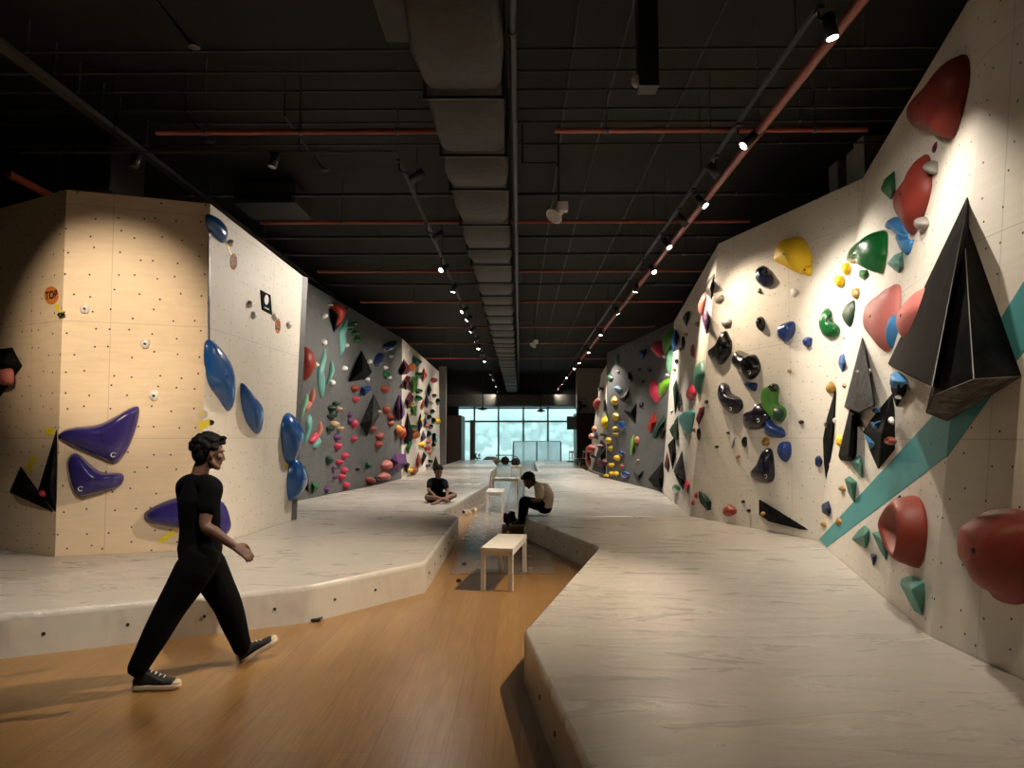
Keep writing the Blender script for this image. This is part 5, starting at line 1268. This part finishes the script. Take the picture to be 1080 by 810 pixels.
# ------------------------------------------------------------------ ceiling services
def pipe(name, a, b, r, m, label, cat, hangers=0, group=None, seg=12):
    a = V(a); b = V(b); t = thing(name, label, cat, a, group)
    obj('pipe_run', tube(B_(), (0, 0, 0), b - a, r, seg=seg), m, t)
    for i in range(hangers):
        p = (b - a) * ((i + .5) / hangers)
        bm = tube(B_(), p, p + V((0, 0, 5.8 - a.z)), .006, seg=6); x = (b - a).normalized(); tube(bm, p - x * .02, p + x * .02, r * 1.25, seg=12)
        obj('hanger', bm, mat('hanger_metal', (.10, .09, .08), .5), t)
    return t
RY = [(138, 165, 470), (138, 585, 915), (234, 275, 790), (286, 335, 745), (318, 380, 720), (345, 400, 690), (362, 430, 670), (378, 440, 650)]
for i, (v, u0, u1) in enumerate(RY):
    z = 4.95; c = az(540, v, z); a = ay(u0, v, c.y); b = ay(u1, v, c.y)
    lb = ['nearest crosswise red sprinkler pipe left of the duct', 'nearest crosswise red sprinkler pipe right of the duct'][i] if i < 2 else 'crosswise red sprinkler pipe, %s row back from the camera' % NTH[i - 1]
    pipe('sprinkler_pipe', (a.x, c.y, z), (b.x, c.y, z), .030, REDP, lb, 'pipe', 3, 'crosswise red sprinkler pipes')
pipe('sprinkler_pipe', (2.43, .5, 4.70), (2.43, 44, 4.70), .045, REDP, 'long red pipe running beside the right lighting track', 'pipe', 10)
pipe('sprinkler_pipe', (-6.4, 8.6, 4.9), (-6.4, 12.5, 4.9), .05, REDP, 'short red pipe above the plywood wall at the left edge', 'pipe', 2)
for i, v in enumerate((52, 75, 95, 115, 129, 152, 205, 250, 268, 300)):
    z = 5.45; c = az(540, v, z)
    pipe('conduit', (-7, c.y, z), (5.5, c.y, z), .013 if v < 200 else .03, BLACKM, 'black crosswise conduit under the dark ceiling, %s from the camera' % NTH[i], 'conduit', 3, 'black crosswise conduits')
for i, x in enumerate((.55, 1.05, 1.9)):
    pipe('conduit', (x, 2.5, 5.6), (x, 40, 5.6), .015, BLACKM, 'thin black lengthwise conduit right of the duct, %s from the duct' % NTH[i], 'conduit', 0, 'lengthwise conduits')
t = thing('cable_tray', 'dark grey cable tray running lengthwise above the plywood block', 'cable tray', (-4.8, 4, 5.2))
bm = B_(); box(bm, -.05, .05, 0, 14, 0, .012); box(bm, -.056, -.05, 0, 14, 0, .06); box(bm, .05, .056, 0, 14, 0, .06); obj('tray', bm, mat('tray_metal', (.05, .043, .035), .5), t)
for i in range(5): obj('hanger', tube(B_(), (.0, 1 + i * 3, .0), (.0, 1 + i * 3, .6), .006, seg=6), BLACKM, t)
# diagonal rods with round ends
for i, (p, q) in enumerate((((165, 0), (205, 50)), ((195, 120), (222, 150)), ((300, 122), (342, 180)))):
    z = 5.3; a = az(p[0], p[1], z); b = az(q[0], q[1], z - .35)
    t = thing('ceiling_brace', 'slanting black ceiling brace with round end, %s from the camera' % NTH[i], 'brace', a)
    obj('rod', tube(B_(), (0, 0, 0), b - a, .014, seg=8), BLACKM, t); obj('end_disc', tube(B_(), b - a, b - a + V((0, 0, .03)), .05, seg=16), BLACKM, t)
    obj('hanger', tube(B_(), (0, 0, 0), (0, 0, 5.8 - z), .008, seg=6), BLACKM, t)
# big duct: wrapped segments between flanges
t = thing('air_duct', 'big dark wrapped air duct running down the middle of the ceiling', 'duct', (-.47, 2.2, 4.5))
bm = B_(); y = 0.0; ln = 42.0; k = 0
rows = []
while y < ln:
    sg_ = [1.25, 1.0, 1.4][k % 3]
    for f_, puff in ((0, -.035), (.04, -.03), (.1, .0), (.5, .022), (.9, .0), (.96, -.03)):
        rows.append((y + sg_ * f_, puff + .012 * math.sin(k * 2.7 + f_ * 5)))
    y += sg_; k += 1
prev = None
for yy, pf in rows:
    hw, zt = .32 + pf, .36 + pf; z0 = -pf; c = .05
    ring = [bm.verts.new(q) for q in ((-hw + c, yy, z0), (hw - c, yy, z0), (hw, yy, z0 + c), (hw, yy, zt), (-hw, yy, zt), (-hw, yy, z0 + c))]
    if prev:
        for i in range(6):
            f = bm.faces.new((prev[i], prev[(i + 1) % 6], ring[(i + 1) % 6], ring[i])); f.smooth = True
    else: bm.faces.new(ring)
    prev = ring
bm.faces.new(prev[::-1]); recalc(bm); obj('duct_run', bm, DUCTM, t)
y = 0; k = 0
while y < ln - 1:
    y += [1.25, 1.0, 1.4][k % 3]; k += 1
    bm = B_(); box(bm, -.345, .345, y - .012, y + .018, -.022, .005); box(bm, -.35, -.322, y - .012, y + .018, -.022, .40); box(bm, .322, .35, y - .012, y + .018, -.022, .40)
    tube(bm, (-.34, y, .3), (-.34, y, 1.3), .008, seg=6); tube(bm, (.34, y, .3), (.34, y, 1.3), .008, seg=6)
    obj('flange_strap', bm, BLACKM, t)
pipe('conduit', (-.05, 2.5, 4.62), (-.05, 44, 4.62), .03, BLACKM, 'black pipe hugging the right side of the big duct', 'conduit', 8)
t = thing('air_duct', 'short dark side duct against the near left side of the big duct', 'duct', (-1.0, 2.2, 4.95))
obj('duct_run', box(B_(), -.13, .13, 0, 3.6, 0, .5, .02), DUCTM, t); obj('hanger', tube(B_(), (0, 3, .5), (0, 3, .85), .008), BLACKM, t)
# fan coil boxes over the plywood block
for (u0, u1, v0, v1, y, lb) in ((245, 312, 192, 214, 11, 'dark air conditioning box above the pale wall edge'), (78, 118, 140, 200, 9.5, 'dark service box high above the plywood corner')):
    a = ay(u0, v1, y); b = ay(u1, v0, y); t = thing('fan_coil_unit', lb, 'air unit', (a.x, y, a.z))
    obj('casing', box(B_(), 0, b.x - a.x, 0, .9, 0, b.z - a.z, .02), mat('unit_casing', (.035, .033, .03), .6), t)
    for i in range(2): obj('hanger', tube(B_(), (.1 + i * (b.x - a.x - .2), .4, b.z - a.z), (.1 + i * (b.x - a.x - .2), .4, 5.8 - a.z), .008), BLACKM, t)
    obj('outlet', box(B_(), .05, b.x - a.x - .05, -.03, -.001, .04, (b.z - a.z) * .45), BLACKM, t)
# hanging post with white dome
p = ay(683, 95, 6.0)
t = thing('ceiling_post', 'thick black square post hanging from the ceiling, white dome at its foot', 'post', (p.x, 6, p.z))
obj('post', box(B_(), -.085, .085, -.085, .085, 0, 5.8 - p.z, .005), BLACKM, t)
bm = B_(); ell(bm, (-.1, -.02, .07), (.045, .045, .06)); [setattr(f, 'smooth', True) for f in bm.faces]; obj('dome', bm, WHITE, t, 'white dome')
# hanging white fixtures
def projector(u, v, y, s, lb):
    c = ay(u, v, y); t = thing('hanging_speaker', lb, 'speaker', c, 'white fixtures hanging from the ceiling')
    bm = B_(); d = V((-.55, -.35, -.75)).normalized()
    tube(bm, -d * .10 * s, d * .05 * s, .055 * s, .075 * s, seg=20); tube(bm, d * .05 * s, d * .065 * s, .105 * s, .10 * s, seg=24); obj('housing', bm, WHITE, t)
    obj('mount', box(B_(), .0, .13 * s, -.05 * s, .05 * s, .02 * s, .13 * s, .01), WHITE, t)
    obj('grille', tube(B_(), d * .066 * s, d * .072 * s, .08 * s, seg=20), mat('grille_grey', (.4, .4, .38), .5), t)
    bm = B_(); polytube(bm, [V((.03, 0, .10)), V((.03, 0, .62)), V((0.0, 0, .68)), V((-.45, 0, .68))], .012); tube(bm, (-.45, 0, .68), (-.45, 0, 5.8 - c.z), .012); tube(bm, (.03, 0, .6), (.03, 0, 5.8 - c.z), .01); obj('conduit_arm', bm, BLACKM, t)
projector(587, 225, 9.2, 1.15, 'nearer white round speaker hanging right of the duct')
projector(563, 363, 21, 1.0, 'farther white speaker hanging near the duct')

# pale pillars behind the right wall tops
for i, (u0, u1, v0, y, lb) in enumerate(((884, 900, 160, 10.5, 'pale plaster pillar top behind the right wall, leftmost of three'), (904, 912, 150, 10.0, 'narrow pale pillar top behind the crease of the right wall'), (913, 940, 120, 9.6, 'widest pale pillar top behind the striped wall'))):
    a = ay(u0, 200, y); b = ay(u1, 200, y); zt = ay(u0, v0, y).z
    tz = min(zt, 5.78)
    o = struct('pillar', recalc(box(B_(), a.x, b.x, y, y + .3, 0, tz)), CONC)

# ------------------------------------------------------------------ far end furniture
def rectbox(u0, u1, v0, v1, y, depth):
    a = ay(u0, v1, y); b = ay(u1, v0, y); return a.x, b.x, y, y + depth, max(a.z, 0), b.z
x0, x1, y0, y1, z0, z1 = rectbox(469.6, 486.4, 438, 490, 43, 1.6)
t = thing('storage_cabinet', 'tall dark cabinet with grey side at the far left end', 'cabinet', (x0, y0, 0))
obj('body', box(B_(), 0, x1 - x0, 0, 1.8, 0, z1, .01), mat('dark_brown_panel', (.022, .014, .010), .5), t)
obj('side_panel', box(B_(), x1 - x0 + .001, x1 - x0 + .04, -.02, 2.6, 0, z1 - .03), mat('grey_panel', (.20, .23, .25), .6), t, 'grey side panel')
obj('door', box(B_(), .03, x1 - x0 - .03, -.025, -.001, .1, z1 - .08, .005), mat('brown_panel', (.05, .028, .018), .5), t)
x0, x1, y0, y1, z0, z1 = rectbox(495.5, 499.5, 443, 488, 45.3, .1)
t = thing('wood_board', 'upright brown wooden board beside the far left cabinet', 'board', (x0, y0, 0)); obj('board', box(B_(), 0, x1 - x0, 0, .1, .04, z1, .005), mat('mid_wood', (.20, .10, .045), .5), t); obj('foot', box(B_(), -.05, x1 - x0 + .05, -.1, .2, 0, .0398), BLACKM, t)
x0, x1, y0, y1, z0, z1 = rectbox(462, 470.3, 412, 491, 41.5, .5)
struct('pillar_left', box(B_(), x0, x1, y0, y1, 0, 5.79), CONC)
x0, x1, y0, y1, z0, z1 = rectbox(608.5, 626, 437, 492, 42.5, 3.0)
t = thing('wood_partition', 'dark brown panelled partition at the far right end', 'partition', (x0, y0, 0))
obj('panel', box(B_(), 0, 2.6, 0, 2.5, 0, z1, .01), mat('dark_wood', (.045, .025, .015), .5), t)
obj('top_rail', box(B_(), -.03, 2.63, -.03, 2.53, z1 + .001, z1 + .06), BLACKM, t)
x0, x1, y0, y1, z0, z1 = rectbox(608.5, 624, 402, 437, 42.6, .6)
struct('pillar_right', box(B_(), x0, x1 + 1.5, y0, y1, z0 + .07, 5.79), CONC)
x0, x1, y0, y1, z0, z1 = rectbox(598, 608, 439, 453, 43, .3)
t = thing('hanging_sign_box', 'grey boxy lightbox fixed left of the far right partition', 'sign box', (x0, y0, z0)); obj('casing', box(B_(), 0, x1 - x0, 0, .25, 0, z1 - z0, .02), mat('box_grey', (.20, .26, .28), .5), t); obj('bracket', box(B_(), x1 - x0 - .001, x1 - x0 + .12, .1, .15, .3, .4), BLACKM, t)
# wall fan
c = ay(613.5, 428, 42.3)
t = thing('wall_fan', 'black wall fan on the pale far right pillar', 'fan', c)
bm = B_(); 
for k in range(20):
    a0, a1 = k * PI / 10, (k + 1) * PI / 10; R_ = .42
    for rr in (R_, R_ * .55): tube(bm, (math.cos(a0) * rr, 0, math.sin(a0) * rr), (math.cos(a1) * rr, 0, math.sin(a1) * rr), .016, seg=6)
    tube(bm, (0, -.02, 0), (math.cos(a0) * R_, 0, math.sin(a0) * R_), .007, seg=5)
obj('cage', bm, BLACKM, t)
for k in range(3):
    a = k * 2 * PI / 3; bm = B_(); ell(bm, (math.cos(a) * .18, .04, math.sin(a) * .18), (.17, .012, .09), Matrix.Rotation(-a, 3, 'Y')); obj('blade', bm, BLACKM, t)
obj('motor', tube(B_(), (0, .05, 0), (0, .3, 0), .09), BLACKM, t)
# glass barrier in front of the window
xa = ay(541.5, 470, 44.6).x; xm = ay(566, 470, 44.6).x; xb = ay(591.5, 470, 44.6).x; zt = ay(560, 465.5, 44.6).z
t = thing('glass_barrier', 'framed glass barrier standing before the far window', 'barrier', (xm, 44.6, 0))
for nm, x in (('post', xa), ('post', xm), ('post', xb)): obj(nm, box(B_(), x - xm - .04, x - xm + .04, -.03, .03, 0, zt), BLACKM if x == xm else mat('barrier_metal', (.25, .33, .34), .4), t)
gl2 = gl.copy(); gl2.name = 'barrier_glass'
for n_ in gl2.node_tree.nodes:
    if n_.type == 'BSDF_TRANSPARENT': n_.inputs[0].default_value = (.93, .97, .98, 1)
    if n_.type == 'BSDF_TRANSLUCENT': n_.inputs[0].default_value = (1, .96, .96, 1)
for a, b in ((xa, xm), (xm, xb)): obj('pane', box(B_(), a - xm + .045, b - xm - .045, -.006, .006, .1, zt - .02), gl2, t)
for a, b in ((xa, xm), (xm, xb)): obj('rail', box(B_(), a - xm + .041, b - xm - .041, -.02, .02, zt - .02, zt + .02), mat('barrier_metal', (0, 0, 0)), t)
x0 = ay(523, 480, 45).x; x1 = ay(541, 480, 45).x
t = thing('hand_rail', 'low dark rail left of the glass barrier', 'rail', (x0, 45, 0)); obj('bar', tube(B_(), (0, 0, .52), (x1 - x0, 0, .52), .025), BLACKM, t); obj('post', tube(B_(), (.05, 0, 0), (.05, 0, .5), .02), BLACKM, t); obj('post', tube(B_(), (x1 - x0 - .05, 0, 0), (x1 - x0 - .05, 0, .5), .02), BLACKM, t)
# bean bags, plant, wire chairs
p = az(518, 489.5, 0)
tag(obj('bean_bag', lump(B_(), (0, 0, 0), (.55, .5, .26), 8, .2), mat('beige_cloth', (.50, .38, .30), .9), loc=None), 'beige bean bag lying on the far floor before the window', 'bean bag').location = (p.x, 44.0, .21)
tag(obj('bean_bag', lump(B_(), (0, 0, 0), (.25, .3, .26), 11, .2), mat('dark_cloth', (.06, .04, .035), .9)), 'dark bean bag right of the beige one by the window', 'bean bag').location = (p.x + .85, 44.2, .21)
p = az(502.5, 489, 0)
t = thing('potted_plant', 'small dark potted plant at the left foot of the window', 'plant', (p.x, 45.6, 0))
obj('pot', tube(B_(), (0, 0, 0), (0, 0, .22), .10, .13), BLACKM, t); bm = B_(); rnd = random.Random(2)
for k in range(16):
    a = rnd.uniform(0, 6.28); q = V((math.cos(a) * .16, math.sin(a) * .16, .3 + rnd.uniform(0, .3))); polytube(bm, [V((0, 0, .2)), q], .008, 5); ell(bm, q, (.07, .03, .05), Matrix.Rotation(a, 3, 'Z'), 8)
obj('leaves', bm, mat('dark_leaf', (.01, .05, .02), .6), t)
def chair(x, y, rz, lb):
    t = thing('chair', lb, 'chair', (x, y, 0), 'white chairs at the far right', rz)
    obj('seat', box(B_(), -.21, .21, -.21, .21, .43, .46, .01), WHITE, t)
    bm = B_(); box(bm, -.21, .21, .19, .215, .75, .86, .01); box(bm, -.2, -.17, .19, .215, .46, .75); box(bm, .17, .2, .19, .215, .46, .75); box(bm, -.03, .03, .19, .215, .46, .75); obj('backrest', bm, WHITE, t)
    for sx in (-1, 1):
        for sy in (-1, 1): obj('leg', tube(B_(), (sx * .18, sy * .18, .43), (sx * .21, sy * .21, 0), .014), WHITE, t)
p = az(606, 491, 0); chair(p.x - .1, 41.0, .4, 'white slatted chair, left one of the pair before the dark partition')
chair(p.x + .55, 41.3, -.5, 'white slatted chair, right one of the pair before the dark partition')
# pendant lamps before the window
for u, v, lb in ((509, 431, 'black pendant fixture hanging before the window, left one'), (570.5, 433, 'black pendant fixture hanging before the window, right one')):
    c = ay(u, v, 38); t = thing('pendant_lamp', lb, 'pendant lamp', c, 'black pendants before the window')
    obj('shade', tube(B_(), (0, 0, -.05), (0, 0, .08), .27, .08, seg=20), BLACKM, t); obj('bulb_ring', tube(B_(), (0, 0, -.09), (0, 0, -.051), .1, seg=16), BLACKM, t)
    obj('stem', tube(B_(), (0, 0, .08), (0, 0, 5.8 - c.z), .03), BLACKM, t)
